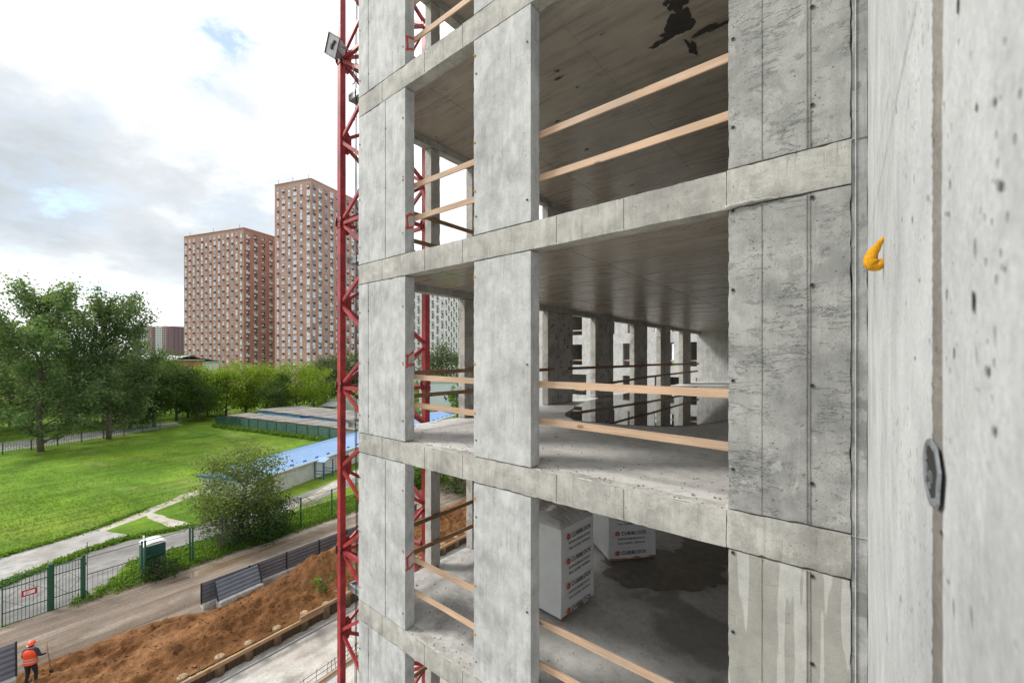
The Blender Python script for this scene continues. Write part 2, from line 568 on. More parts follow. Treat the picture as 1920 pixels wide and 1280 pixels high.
M_FOAM = simple('foam_orange', (0.74, 0.35, 0.02), 0.9, 0, 0.25, 45.0, 0.6, 0.15)
M_GREYFOAM = simple('foam_grey', (0.20, 0.215, 0.235), 0.8, 0, 0.3, 60.0, 0.5)
M_REDSPRAY = simple('red_spray_paint', (0.48, 0.07, 0.05), 0.7, 0, 0.25, 20.0)
M_STAIN = simple('damp_stain', (0.035, 0.03, 0.026), 0.5, 0, 0.3, 8.0)  # damp stains; also colours the flat pock marks and blow holes
M_DAMP = simple('damp_floor', (0.15, 0.138, 0.12), 0.35, 0, 0.3, 6.0, 0.2)
M_WRAP = simple('white_film', (0.62, 0.63, 0.65), 0.32, 0, 0.06, 4.0, 0.25)
M_PRINTK = simple('print_black', (0.02, 0.02, 0.02), 0.5)
M_PRINTR = simple('print_red', (0.55, 0.05, 0.02), 0.5)
M_DEBRIS = simple('debris', (0.21, 0.19, 0.165), 0.9, 0, 0.4, 40.0)
M_CHIP = simple('yellow_chip', (0.65, 0.50, 0.12), 0.8)


def puddle_mat(name, col, rough=0.02):
    m, nt, b = new_mat(name)
    tc = N(nt, 'ShaderNodeTexCoord').outputs['Object']
    setin(nt, b, 'Base Color', col); setin(nt, b, 'Roughness', rough)
    b.inputs['IOR'].default_value = 1.6
    b.inputs['Specular IOR Level'].default_value = 0.9
    bumpn(nt, b, tex(nt, 'noise', tc, 1.5, 2.0, 0.5), 0.02, 0.01)
    return m


M_PUDDLE = puddle_mat('standing_water', (0.075, 0.066, 0.055))
M_MUDDY = puddle_mat('muddy_water', (0.20, 0.145, 0.085), 0.12)

# ================================================================== THE CONCRETE BUILDING
# frame: X = -a (to the right along the facade), Y = b (into the building), Z up; camera at the origin
FY = 4.2
LV = {'F': -13.75, 'E': -10.66, 'Z': -7.57, 'C': -4.48, 'B': -1.39, 'A': 1.70, 'D': 4.79, 'T': 7.88, 'U': 10.97}
ORDER = ['F', 'E', 'Z', 'C', 'B', 'A', 'D', 'T', 'U']
SLAB_T = 0.20; BEAM_T = 0.35; WT = 0.19
XL, XR, YB = -7.10, 6.0, 25.8

bld = empty('unfinished_building', (0, 0, 0), BROT,
            'grey raw concrete frame of an unfinished apartment block with open storeys', 'building')

seedc = [0.0]


def nxt():
    seedc[0] += 1.37
    return seedc[0]


def tie_mesh():
    mb = MB()
    n = 10
    ro, ri, h = 0.017, 0.010, 0.005
    for k in range(n):
        a0, a1 = 2 * math.pi * k / n, 2 * math.pi * (k + 1) / n
        c0, s0, c1, s1 = math.cos(a0), math.sin(a0), math.cos(a1), math.sin(a1)
        mb.poly([(ro * c0, 0, ro * s0), (ro * c1, 0, ro * s1), (ro * c1 * .92, -h, ro * s1 * .92), (ro * c0 * .92, -h, ro * s0 * .92)], 0)
        mb.poly([(ro * c0 * .92, -h, ro * s0 * .92), (ro * c1 * .92, -h, ro * s1 * .92), (ri * c1, -h, ri * s1), (ri * c0, -h, ri * s0)], 0)
        mb.poly([(ri * c0, -h, ri * s0), (ri * c1, -h, ri * s1), (ri * c1 * .9, -0.0012, ri * s1 * .9), (ri * c0 * .9, -0.0012, ri * s0 * .9)], 1)
    mb.poly([(ri * .9 * math.cos(2 * math.pi * k / n), -0.0012, ri * .9 * math.sin(2 * math.pi * k / n)) for k in range(n)], 1)
    return mb.mesh('tie_hole', [M_PLUG, M_BLACK])


TIE = tie_mesh()


def foam_mesh():
    bm = bmesh.new()
    bmesh.ops.create_icosphere(bm, subdivisions=2, radius=0.016)
    for v in bm.verts:
        v.co *= 1.0 + 0.35 * mnoise.noise(v.co * 90)
        v.co.y *= 0.6
    me = bpy.data.meshes.new('foam_dab'); bm.to_mesh(me); bm.free()
    me.materials.append(M_FOAM)
    return me


FOAM = foam_mesh()


def tie(parent, x, z, y=FY, s=1.0):
    o = link('tie_hole', TIE, parent, (x, y - 0.0035, z)); o.scale = (s, 1, s)
    return o


def column(x0, x1, y0, y1, z0, z1, mat=M_COL, name='column', fine=True, gap=0.012):
    """upright with ragged joints against the slabs above and below"""
    mb = MB()
    sd = nxt()
    if fine:
        mb.rough_box(x0, x1, y0, y1, z0 + gap, z1 - gap, 0.075, 0.0016, 0.004, sd)
        mb.box(x0 + .022, x1 - .022, y0 + .022, y1 - .022, z0 - .004, z1 + .004, 1)
    else:
        mb.box(x0, x1, y0, y1, z0 - .004, z1 + .004, 0)
    return mb.build(name, [mat, M_JOINT], bld)


VISIBLE = {'C', 'B', 'A', 'D', 'Z'}
cols = {}
for i, lv in enumerate(ORDER):
    z = LV[lv]
    vis = lv in VISIBLE
    # slab body: top face = floor, bottom face = soffit
    mb = MB()
    x0, x1, y0, y1 = XL + .2, XR, FY + .2, YB
    fm = M_FLOORC if lv == 'C' else M_FLOOR
    nx, ny = (26, 40)

    def top(s, t):
        p = Vector((XL + .006 + (XR - XL - .006) * s, FY + .006 + (YB - FY) * t, z))
        p.z += (mnoise.noise(p * 1.3) * 0.006 + mnoise.noise(p * 4.0) * 0.003) * (1 if 0 < s < 1 and 0 < t < 1 else 0) - 0.002
        return p
    mb.grid(top, nx * 2, ny * 2, 0)
    zb = z - SLAB_T
    mb.poly([(XL + .1, FY + .1, zb), (XL + .1, YB, zb), (XR, YB, zb), (XR, FY + .1, zb)], 1)
    mb.poly([(XL + .01, YB, z - .003), (XR, YB, z - .003), (XR, YB, zb), (XL + .01, YB, zb)], 1)
    slab = mb.build('floor_slab', [fm, M_SOFFIT], bld)
    # formwork panel seams printed on the soffit
    if vis:
        mb = MB()
        y = FY + .75
        while y < YB - .5:
            mb.box(XL + .22, 3.0, y, y + .010, zb - .004, zb + .01)
            y += 1.22
        for x in (-5.6, -3.1, -.65):
            mb.box(x, x + .009, FY + .22, YB - .3, zb - .0045, zb + .01)
        tag(mb.build('formwork_seam', M_SOFFIT, slab), kind='stuff')
    # edge beams
    mb = MB()
    if vis:
        mb.rough_box(XL, -0.9, FY, FY + .2, z - BEAM_T, z, 0.06, 0.0016, 0.005, nxt(), 0, 110)
    else:
        mb.box(XL, -0.9, FY, FY + .2, z - BEAM_T, z)
    mb.build('edge_beam', [M_EDGE], bld)
    mb = MB()
    if vis:
        mb.rough_box(XL, XL + .2, FY + .201, YB, z - BEAM_T, z, 0.10, 0.0016, 0.005, nxt(), 0, 150)
    else:
        mb.box(XL, XL + .2, FY + .201, YB, z - BEAM_T, z)
    mb.build('edge_beam', [M_EDGE], bld)
    # band of the slab across the right-hand wall
    mb = MB()
    if vis:
        mb.rough_box(-0.899, -.012, FY - .006, FY + .2, z - BEAM_T + .006, z + .006, 0.04, 0.002, 0.006, nxt())
    else:
        mb.box(-0.899, -.012, FY - .006, FY + .2, z - BEAM_T, z)
    mb.build('edge_beam', [M_EDGE], bld)
    # little shuttering joint lines on the slab edge
    if vis:
        for xx in (-6.35, -5.2, -4.35, -2.75, -1.9):
            mb = MB()
            mb.box(xx, xx + .005, FY - .0035, FY + .02, z - BEAM_T + .02, z - .012)
            mb.build('shuttering_joint', M_SEAM, bld)
    if i + 1 >= len(ORDER):
        continue
    z1 = LV[ORDER[i + 1]] - BEAM_T
    c1 = column(-7.10, -5.695, FY, FY + WT, z, z1, M_COL, fine=vis)
    c2 = column(-4.124, -3.128, FY, FY + WT, z, z1, M_COL, fine=vis)
    cols[lv] = (c1, c2)
    # seams and tie holes on the two facade columns
    if vis:
        for c, x0, x1, xs in ((c1, -7.1, -5.695, [-6.78, -6.25][i % 2] if lv != 'B' else -6.78), (c2, -4.124, -3.128, None)):
            if xs is not None:
                mb = MB()
                mb.box(xs, xs + .006, FY - .005, FY + .01, z + .03, z1 - .03)
                mb.build('formwork_seam', M_SEAM, c)
            for zz in (z + .28, z + 1.25, z + 2.25):
                zz += random.uniform(-.05, .05)
                if random.random() < .7: tie(c, x0 + .05, zz, s=random.uniform(.6, .9))
                if random.random() < .8: tie(c, x1 - .055, zz + .02, s=random.uniform(.6, .95))
                if xs is not None and random.random() < .7:
                    tie(c, xs + .012, zz + .015, s=random.uniform(.6, .9))
        for zz in (z + .62, z + 1.30, z1 - .22):
            o = link('foam_dab', FOAM, c2, (-4.105, FY - .004, zz)); o.rotation_euler = (0, zz, 0)
        o = link('foam_dab', FOAM, c1, (-5.75, FY - .004, z + 1.28))
    # the right-hand wall
    mat = M_WALLDAMP if lv in ('Z', 'C') and lv == 'Z' else M_WALL
    zc0, zc1 = z + .006, LV[ORDER[i + 1]] - BEAM_T + .006
    if lv == 'C':
        mat = M_WALLDAMP
    mb = MB()
    if vis:
        mb.rough_box(-.886, -.014, FY + .0, FY + WT, zc0 + .010, zc1 - .010, 0.045, 0.0025, 0.006, nxt())
        mb.box(-.866, -.03, FY + .03, FY + WT - .02, zc0 - .004, zc1 + .004, 1)
    else:
        mb.box(-.886, -.014, FY, FY + WT, zc0 - .004, zc1 + .004)
    w = mb.build('wall', [mat, M_JOINT], bld)
    if vis:
        for xs, wd in ((-.300, .007), (-.278, .006), (-.62, .002)):
            mb = MB()
            n = 26
            for k in range(n):
                za = zc0 + .02 + (zc1 - zc0 - .04) * k / n; zb2 = zc0 + .02 + (zc1 - zc0 - .04) * (k + 1) / n
                pr = .0045 + .004 * max(0, mnoise.noise(Vector((xs * 9, za * 7, 2))))
                mb.box(xs, xs + wd, FY - pr, FY + .01, za, zb2)
            mb.build('formwork_seam', M_SEAM, w)
        for zz in (z + .36, z + 1.16, z + 1.98, zc1 - .05):
            tie(w, -.845, zz + .02, s=.95); tie(w, -.262, zz, s=1.05)
    # mortar squeezed out over the joint
    if lv in ('B',):
        mb = MB()
        path = []; rad = []
        for k in range(26):
            t = k / 25
            path.append((-.905 + .42 * t, FY - .018 + .004 * mnoise.noise(Vector((t * 9, 1, 2))), zc1 + .004 + .012 * mnoise.noise(Vector((t * 7, 3, 2))) + .012 * math.sin(t * 3)))
            rad.append(.026 * (1 - t * .75) + .008 * mnoise.noise(Vector((t * 15, 8, 2))))
        mb.tube(path, rad, 8)
        mb.build('mortar_lip', M_EDGE, w)
    # uprights of the end facade
    if lv in ('A', 'C', 'D', 'Z'):
        spans = [(5.75, 6.0), (6.98, 8.35)]
    else:
        spans = [(6.73, 8.2)]
    spans += [(10.1, 11.5), (13.0, 14.4), (16.3, 17.7), (19.3, 20.65), (22.55, 23.9)]
    for (b0, b1) in spans:
        c = column(XL, XL + .2, b0, b1, z, z1, M_COL2, fine=vis and b1 < 20)
        if lv == 'B' and b0 > 9:
            mb = MB()
            mb.box(XL + .196, XL + .205, (b0 + b1) / 2 - .15, (b0 + b1) / 2 - .14, z + .02, z1 - .02)
            mb.build('formwork_seam', M_SEAM, c)
            hb = MB()       # flat dark pock marks scattered over the inner face
            for k in range(34):
                yy = random.uniform(b0 + .08, b1 - .08); zz = random.uniform(z + .15, z1 - .12)
                r = random.uniform(.018, .042)
                hb.poly([(XL + .207, yy + r * math.cos(a) * random.uniform(.7, 1.1), zz + r * 1.4 * math.sin(a) * random.uniform(.7, 1.1))
                         for a in [2 * math.pi * q / 7 for q in range(7)]], 0)
            tag(hb.build('pock_mark', M_STAIN, c), kind='stuff')
    # end wall and right-hand side of the storey
    mb = MB(); mb.box(XL, XR, YB + .003, YB + .2, z - .004, LV[ORDER[i + 1]] - SLAB_T)
    mb.build('wall', M_FARC, bld)
    for b0 in np.arange(5.2, 24, 3.1):  # unseen side, shaped as open columns so sky light reaches the inner faces
        mb = MB(); mb.box(XR - .2, XR, b0, b0 + 1.2, z + .002, LV[ORDER[i + 1]] - SLAB_T - .002)
        mb.build('column', M_COL2, bld)
    mb = MB(); mb.box(-.2, XR - .21, FY + .003, FY + .19, z - BEAM_T, z1 + .004) if False else mb.box(.095, XR - .21, FY + .03, FY + .2, z + .002, LV[ORDER[i + 1]] - SLAB_T - .002)
    mb.build('wall', M_COL2, bld)

# return strip in the corner and its pale edge
mb = MB()
mb.rough_box(-.0135, .0835, FY + .014, FY + .18, GZ, 12.0, 0.06, 0.003, 0.003, nxt(), 0, 260)
ret = mb.build('wall', M_RETURN, bld)
mb = MB()
n = 200
for k in range(n):
    z0 = -7.0 + 15.0 * k / n; z1 = -7.0 + 15.0 * (k + 1) / n
    mb.box(.010 + .002 * mnoise.noise(Vector((z0 * 4, 0, 0))), .0155, FY + .004 - .006 * abs(mnoise.noise(Vector((z0 * 6, 2, 0)))), FY + .03, z0, z1)
mb.build('mortar_lip', M_NEAR, ret)

# the near wall of the return facade, a hand's breadth from the lens
mb = MB()
mb.rough_box(.084, .34, -3.0, FY + .019, -6.5, 6.5, 0.12, 0.0012, 0.002, nxt(), 0, 110)
mb.box(.084, .34, -3.0, FY + .019, GZ, -6.501)
mb.box(.084, .34, -3.0, FY + .019, 6.501, 12)
near = mb.build('wall', M_NEAR, bld)
mb = MB()


def seamf(s, t):
    y = .722 + .078 * s + .006 * mnoise.noise(Vector((t * 60, 3, 0)))
    z = -1.2 + 2.4 * t
    e = min(s, 1 - s) * 4
    return (.0842 - .0035 * min(1, e) - .0022 * mnoise.noise(Vector((y * 130, z * 130, 0))) * min(1, e), y, z)


mb.grid(seamf, 10, 420)
mb.build('formwork_seam', M_SEAM, near)
# an elongated spacer hole in that seam
mb = MB()


def ring(r0, r1, h0, h1, mi):
    m = 20
    for k in range(m):
        a0, a1 = 2 * math.pi * k / m, 2 * math.pi * (k + 1) / m

        def pt(a, r, h):
            w = 1 + .18 * mnoise.noise(Vector((math.cos(a) * 2, math.sin(a) * 2, r * 40)))
            return (.0795 - h, .772 + r * math.cos(a) * 1.75 * w, -.150 + r * math.sin(a) * w)
        mb.poly([pt(a0, r0, h0), pt(a1, r0, h0), pt(a1, r1, h1), pt(a0, r1, h1)], mi, True)


ring(.044, .042, 0, .0022, 0); ring(.042, .036, .0022, .0024, 0); ring(.036, .033, .0024, .0008, 0); ring(.033, .0001, .0008, .0008, 1)
for q in range(9):
    yy = .795 + random.uniform(-.030, .030); zz = -.150 + random.uniform(-.024, .024); r = random.uniform(.002, .006)
    mb.box(.0795 - .0022, .0800, yy - r * 1.6, yy + r * 1.6, zz - r, zz + r, 0)
mb.build('spacer_hole', [M_GREYFOAM, M_BLACK], near)
for yy, zz, r in ((1.42, .62, .006), (1.05, .25, .004), (2.1, 1.2, .007), (.62, .36, .005), (.55, .05, .005), (1.3, -.55, .005), (.60, -.42, .004), (1.8, -.9, .006)):
    mb = MB()
    mb.poly([(.0825, yy + r * 1.2 * math.cos(a) * random.uniform(.6, 1.1), zz + r * 2.2 * math.sin(a) * random.uniform(.7, 1.1)) for a in [2 * math.pi * q / 9 for q in range(9)]][::-1])
    mb.build('blow_hole', M_STAIN, near)


def wall_scratch(p, q, w):
    mb = MB(); n = 30; up = []; dn = []
    for k in range(n + 1):
        t = k / n; y = p[0] * (1 - t) + q[0] * t; z = p[1] * (1 - t) + q[1] * t + .004 * mnoise.noise(Vector((t * 9, p[0], 1)))
        ww = w * (.5 + .8 * abs(mnoise.noise(Vector((t * 20, 3, p[1])))))
        up.append((.0818, y, z + ww)); dn.append((.0818, y, z - ww))
    for k in range(n):
        mb.poly([up[k], up[k + 1], dn[k + 1], dn[k]])
    mb.build('scratch', M_SEAM, near)


wall_scratch((.99, .61), (3.5, .80), .0022)
wall_scratch((1.7, .80), (3.0, .95), .002)
wall_scratch((1.35, .62), (1.36, .22), .0022)
wall_scratch((1.28, -.25), (1.29, .12), .0018)
mb = MB()
for k in range(150):
    yy = .42 + 2.6 * random.random() ** 1.6; zz = random.uniform(-1.0, 1.0) * (.4 + yy * .8); r = random.uniform(.0012, .0042)
    mb.poly([(.0823, yy + r * 1.5 * math.cos(a) * random.uniform(.6, 1.1), zz + r * 1.3 * math.sin(a) * random.uniform(.7, 1.1)) for a in [2 * math.pi * q / 8 for q in range(8)]][::-1])
tag(mb.build('pin_hole', simple('pit_shadow', (0.20, 0.195, 0.19), .9), near), kind='stuff')


# expanding foam curl sticking out of the near wall
def foam_curl():
    pts = [(.088, 2.0, .432), (.076, 2.0, .418), (.066, 2.0, .398), (.053, 2.0, .378), (.047, 2.0, .352), (.054, 2.0, .332), (.068, 2.0, .328), (.077, 2.0, .338), (.080, 2.0, .352)]
    rad = [.005, .008, .012, .017, .021, .021, .018, .013, .007]
    P = []; R = []
    for i in range(len(pts) - 1):
        for k in range(5):
            t = k / 5
            P.append(Vector(pts[i]).lerp(Vector(pts[i + 1]), t)); R.append(rad[i] * (1 - t) + rad[i + 1] * t)
    P.append(Vector(pts[-1])); R.append(rad[-1])
    R = [r * (1 + .12 * mnoise.noise(p * 60)) for p, r in zip(P, R)]
    mb = MB(); mb.tube(P, R, 14, ref=(0, 1, 0))
    Mx = Matrix.Rotation(BROT, 4, 'Z')
    mb.v = [tuple(Mx @ Vector(v)) for v in mb.v]
    o = mb.build('foam_curl', M_FOAM)
    tag(o, 'small curl of orange expanding foam sticking out of the pale near wall', 'foam')


foam_curl()

# red spray marks on the reveals of the corner column
for lv, zz in (('C', .98), ('B', 1.22), ('A', .42), ('D', .28)):
    z = LV[lv]
    mb = MB()
    for k in range(3):
        z0 = z + zz + [.0, .20, .02][k]
        n = 9; up = []; dn = []
        for q in range(n + 1):
            t = q / n
            j = mnoise.noise(Vector((t * 1.2 + zz * 9, k * 4, 2))) * .03
            w = .020 + .010 * mnoise.noise(Vector((t * 2.5, k, zz * 7)))
            if k < 2:
                y, zc = FY + .012 + .165 * t, z0 + j + .06 * t
                up.append((-5.6925 + .0003 * k, y, zc + w)); dn.append((-5.6925 + .0003 * k, y, zc - w))
            else:
                y, zc = FY + .05 + j, z0 + .19 * t
                up.append((-5.6918, y - w, zc)); dn.append((-5.6918, y + w, zc))
        mb.poly(up + dn[::-1])
    mb.build('spray_mark', M_REDSPRAY, cols[lv][0])


# damp stains on the soffit of the upper storey
def blob(cx, cy, rx, ry, n=40, sd=0.0, rough=.55):
    out = []
    for k in range(n):
        a = 2 * math.pi * k / n
        r = 1 + rough * (mnoise.noise(Vector((math.cos(a) * 1.4 + sd, math.sin(a) * 1.4, sd))) * 1.3 + .5 * mnoise.noise(Vector((math.cos(a) * 5 + sd, math.sin(a) * 5, sd * 2))))
        out.append((cx + rx * r * math.cos(a), cy + ry * r * math.sin(a)))
    return out


def loc_b(p):
    """world point to building frame"""
    return (p.dot(-D1), p.dot(D2))


zs = LV['D'] - SLAB_T
for k, (u, v, rx, ry) in enumerate(((1278, 38, .20, .17), (1262, 62, .16, .10), (1235, 82, .16, .05), (1296, 88, .06, .16), (1322, 56, .20, .05), (1350, 48, .14, .035), (1268, 8, .12, .14), (1250, 5, .05, .05),
                                    (1045, 133, .04, .03), (1049, 146, .08, .025), (1082, 163, .03, .02), (1045, 227, .05, .03), (1100, 280, .05, .03), (1102, 375, .05, .02), (1185, 347, .05, .02))):
    x, y = loc_b(G(u, v, zs))
    mb = MB()
    mb.poly([(px, py, zs - .0045 - .0004 * k) for px, py in blob(x, y, rx, ry, 36, k * 3.3)][::-1])
    mb.build('damp_stain', M_STAIN, bld)

# standing water on the middle storey, damp patch one storey down
zf = LV['B']
poly = [(1055, 775), (1100, 752), (1150, 741), (1200, 733), (1270, 727), (1375, 724), (1400, 745), (1385, 786), (1330, 794), (1290, 799), (1230, 799), (1170, 797), (1120, 792), (1075, 787)]
pts = [Vector((*loc_b(G(u, v, zf)), 0)) for u, v in poly]
dense = []
for i in range(len(pts)):
    for k in range(6):
        p = pts[i].lerp(pts[(i + 1) % len(pts)], k / 6)
        p += mnoise.noise_vector(p * 1.9) * .10
        dense.append((p.x, p.y, zf + .010))
mb = MB(); mb.poly(dense)
pud = mb.build('puddle', M_PUDDLE, None, None, BROT)
tag(pud, kind='structure')
zc = LV['C']
for k, (u, v, rx, ry) in enumerate(((1190, 1070, .75, .62), (1275, 1062, 1.0, .8), (1345, 1030, .9, .9))):
    x, y = loc_b(G(u, v, zc))
    mb = MB(); mb.poly([(px, py, zc + .009 + .002 * k) for px, py in blob(x, y, rx, ry, 60, k * 5.1 + 2, .4)])
    mb.build('damp_patch', M_DAMP, bld)

# crumbs, stones and chips on the open floors
mb = MB()
for lv in ('B', 'C'):
    z = LV[lv]
    for k in range(620):
        if k % 3 == 0:
            x = random.uniform(-6.9, -.9); y = FY + .02 + random.expovariate(3.0)
        else:
            x = random.uniform(-6.9, 2.0); y = FY + .1 + random.random() ** 1.5 * 9
        if y > 13: continue
        r = random.uniform(.003, .008) * (1.8 if random.random() < .05 else 1)
        a = random.uniform(0, 6.28)
        M = Matrix.Translation((x, y, z + r * .5)) @ Matrix.Rotation(a, 4, 'Z') @ Matrix.Rotation(random.uniform(-.4, .4), 4, 'X')
        mb.box(-r * random.uniform(.8, 2.0), r, -r, r * .8, -r * .6, r * .7, 1 if random.random() < .07 else 0, M)
crumbs = mb.build('floor_debris', [M_DEBRIS, M_CHIP], None, None, BROT)
tag(crumbs, 'small crumbs and stones scattered on the open concrete floors', 'debris', kind='stuff')


# ------------------------------------------------------------------ guard boards
def board(name, p, q, hgt, thk, mat, label, group=None):
    """p, q in building frame; a thing of its own"""
    p = Vector(p); q = Vector(q)
    d = q - p; ln = d.length
    ang = math.atan2(d.y, d.x)
    mb = MB()
    n = 14
    sd = nxt()
    prof = []
    bow = random.uniform(-.006, .006)
    for i in range(n + 1):
        t = i / n
        dz = d.z * t + bow * math.sin(t * math.pi) + .003 * mnoise.noise(Vector((t * 4 + sd, 1, 1)))
        prof.append((ln * t, dz))
    b0 = len(mb.v)
    for (x, dz) in prof:
        for (yy, zz) in ((-thk / 2, -hgt / 2), (thk / 2, -hgt / 2), (thk / 2, hgt / 2), (-thk / 2, hgt / 2)):
            mb.v.append((x, yy, zz + dz))
    for i in range(n):
        for k in range(4):
            k2 = (k + 1) % 4
            mb.f.append((b0 + i * 4 + k, b0 + i * 4 + k2, b0 + (i + 1) * 4 + k2, b0 + (i + 1) * 4 + k)[::-1]); mb.m.append(0); mb.sm.append(False)
    mb.f.append((b0, b0 + 1, b0 + 2, b0 + 3)); mb.m.append(0); mb.sm.append(False)
    e = b0 + n * 4
    mb.f.append((e + 3, e + 2, e + 1, e)); mb.m.append(0); mb.sm.append(False)
    for t in (.03, .97):
        for zz in (-hgt * .2, hgt * .2):
            mb.box(ln * t - .004, ln * t + .004, -thk / 2 - .004, -thk / 2 + .002, zz + d.z * t - .004, zz + d.z * t + .004, 1)
    wp = Matrix.Rotation(BROT, 4, 'Z') @ p
    o = mb.build(name, [mat, M_STEEL], None, wp, BROT + ang, clean=True)
    return tag(o, label, 'board', group)


ST = {'D': 'two storeys above puddle', 'A': 'storey above puddle', 'B': 'puddle storey', 'C': 'pallet storey', 'Z': 'storey below pallets'}
yb = FY + WT + .014
for lv in ('D', 'A', 'B', 'C', 'Z'):
    z = LV[lv]
    up, lw = {'A': (1.16, .61), 'B': (1.045, .575), 'C': (1.08, .53), 'D': (1.15, .52), 'Z': (1.1, .55)}[lv]
    if lv != 'Z':
        for nm, h in (('upper', up), ('lower', lw)):
            if lv != 'D':
                board('guard_board', (-3.24, yb, z + h), (-.75, yb, z + h - (.04 if lv == 'B' and nm == 'lower' else 0)), .085, .022, M_PINE,
                      'fresh pine board, %s rail of wide opening beside scratched wall, %s' % (nm, ST[lv]), 'pine guard boards on the facade')
            board('guard_board', (-5.80, yb, z + h + .02), (-4.02, yb, z + h), .085, .022, M_PINE,
                  'fresh pine board, %s rail between two facade columns, %s' % (nm, ST[lv]), 'pine guard boards on the facade')
    # side opening next to the corner column
    for nm, h in (('upper', up + .03), ('lower', lw + .04)):
        if lv == 'Z' and nm == 'lower':
            continue
        board('guard_board', (XL + .225, FY + .22, z + h), (XL + .225, 7.3, z + h + (.02 if nm == 'upper' else -.01)), .085, .024, M_OLDPINE,
              'weathered brown board, %s rail of side opening near crane mast, %s' % (nm, ST[lv]), 'weathered boards along the side openings')
z = LV['B']
for k, (b0, b1, h0, h1) in enumerate(((11.2, 17.2, 1.05, 1.04), (17.0, 25.4, 1.07, 1.03), (9.5, 10.4, 1.03, 1.04))):
    board('guard_board', (XL + .225, b0, z + h0), (XL + .225, b1, z + h1), .09, .024, M_OLDPINE,
          'brown board nailed high across the inner columns behind the puddle, %s length' % ['near', 'far', 'short'][k], 'boards along the inner columns')
for k, (b0, b1, h0, h1) in enumerate(((11.4, 17.6, .40, .55), (17.3, 25.2, .55, .62))):
    board('guard_board', (XL + .225, b0, z + h0), (XL + .225, b1, z + h1), .09, .024, M_OLDPINE,
          'brown board sloping low across the inner columns behind the puddle, %s length' % ['near', 'far'][k], 'boards along the inner columns')


# ------------------------------------------------------------------ wrapped pallets of blocks
def text_mesh(txt, size, name):
    cu = bpy.data.curves.new(name, 'FONT')
    cu.body = txt; cu.size = size; cu.resolution_u = 2; cu.offset = size * .012
    o = bpy.data.objects.new(name, cu)
    COL.objects.link(o)
    dg = bpy.context.evaluated_depsgraph_get()
    me = bpy.data.meshes.new_from_object(o.evaluated_get(dg))
    me.name = name
    bpy.data.objects.remove(o); bpy.data.curves.remove(cu)
    me.materials.clear(); me.materials.append(M_PRINTK)
    # stand upright: text X -> X, text Y -> Z, facing -Y
    for v in me.vertices:
        v.co = (v.co.x, 0.0, v.co.y)
    return me


T1 = text_mesh('CUBIBLOCK', .105, 'printed_name')
T2 = text_mesh('WWW.CUBI-BLOCK.RU', .062, 'printed_address')
T3 = text_mesh('Тел.: 8 (495) 143-00-43', .058, 'printed_number')
bpy.context.view_layer.update()
xs = [v.co.x for v in T1.vertices]
wid = max(xs) - min(xs)
for v in T1.vertices: v.co.x *= .60 / wid
xs = [v.co.x for v in T2.vertices]; wid = max(xs) - min(xs)
for v in T2.vertices: v.co.x *= .66 / wid
xs = [v.co.x for v in T3.vertices]; wid = max(xs) - min(xs)
for v in T3.vertices: v.co.x *= .66 / wid


def cube_logo():
    mb = MB(); r = .062
    p = [(r * math.cos(math.radians(30 + 60 * k)), 0, r * math.sin(math.radians(30 + 60 * k))) for k in range(6)]
    c = (0, 0, 0)
    for quad in ((p[0], p[1], p[2], c), (p[2], p[3], p[4], c), (p[4], p[5], p[0], c)):
        m = Vector((sum(q[0] for q in quad) / 4, 0, sum(q[2] for q in quad) / 4))
        mb.poly([tuple(m + (Vector(q) - m) * .88) for q in quad][::-1])
    return mb.mesh('printed_logo', M_PRINTR)


LOGO = cube_logo()


def pallet(corner, ang, w, d, h, rows, label):
    """corner = near left corner of the printed face on the floor (world); ang = direction of that face"""
    root = empty('wrapped_pallet', corner, ang, label, 'pallet', 'film wrapped pallets of building blocks')
    mb = MB()
    for i in range(3):
        y0 = .04 + i * (d - .18) / 2
        mb.box(.03, w - .03, y0, y0 + .1, .0, .10)
    for i in range(5):
        x0 = .02 + i * (w - .14) / 4
        mb.box(x0, x0 + .1, .02, d - .02, .1, .122)
    mb.build('pallet_base', M_RUSTWOOD, root)
    mb = MB()

    def shp(x, y, z):
        p = Vector((x, y, z)); e = mnoise.noise_vector(p * 5.0 + Vector((w, h, 0))) * .008 + mnoise.noise_vector(p * 17.0) * .003
        return p + e
    zl, zh = .06, h
    nu, nv = 20, 30
    mb.grid(lambda s, t: shp(w * s, 0, zl + (zh - zl) * t - (.04 * mnoise.noise(Vector((s * 6, 1, 2))) if t == 0 else 0)), nu, nv)
    mb.grid(lambda s, t: shp(w, d * s, zl + (zh - zl) * t), nu, nv)
    mb.grid(lambda s, t: shp(w - w * s, d, zl + (zh - zl) * t), nu, nv)
    mb.grid(lambda s, t: shp(0, d - d * s, zl + (zh - zl) * t), nu, nv)

    def topf(s, t):
        e = min(min(s, 1 - s) * w, min(t, 1 - t) * d)
        b = min(1, e / .16)
        p = shp(w * s, d * t, zh)
        if b > 0:
            p.z += .10 * b ** .7 + .05 * b * mnoise.noise(Vector((s * 4, t * 4, 1))) + .028 * mnoise.noise(Vector((s * 16, t * 5, 4))) * min(1, b * 2)
        return p
    mb.grid(topf, 30, 30)
    wr = mb.build('film_wrap', M_WRAP, root)
    x0 = .16
    for r in range(rows):
        zz = h - .20 - r * .425
        if zz < .06: break
        link('printed_name', T1, wr, (x0 + .13, -.016, zz))
        o = link('printed_logo', LOGO, wr, (x0 + .045, -.0165, zz + .035))
        if zz > .2:
            link('printed_address', T2, wr, (x0 + .04, -.016, zz - .105))
            link('printed_number', T3, wr, (x0 + .04, -.016, zz - .20))
    return root


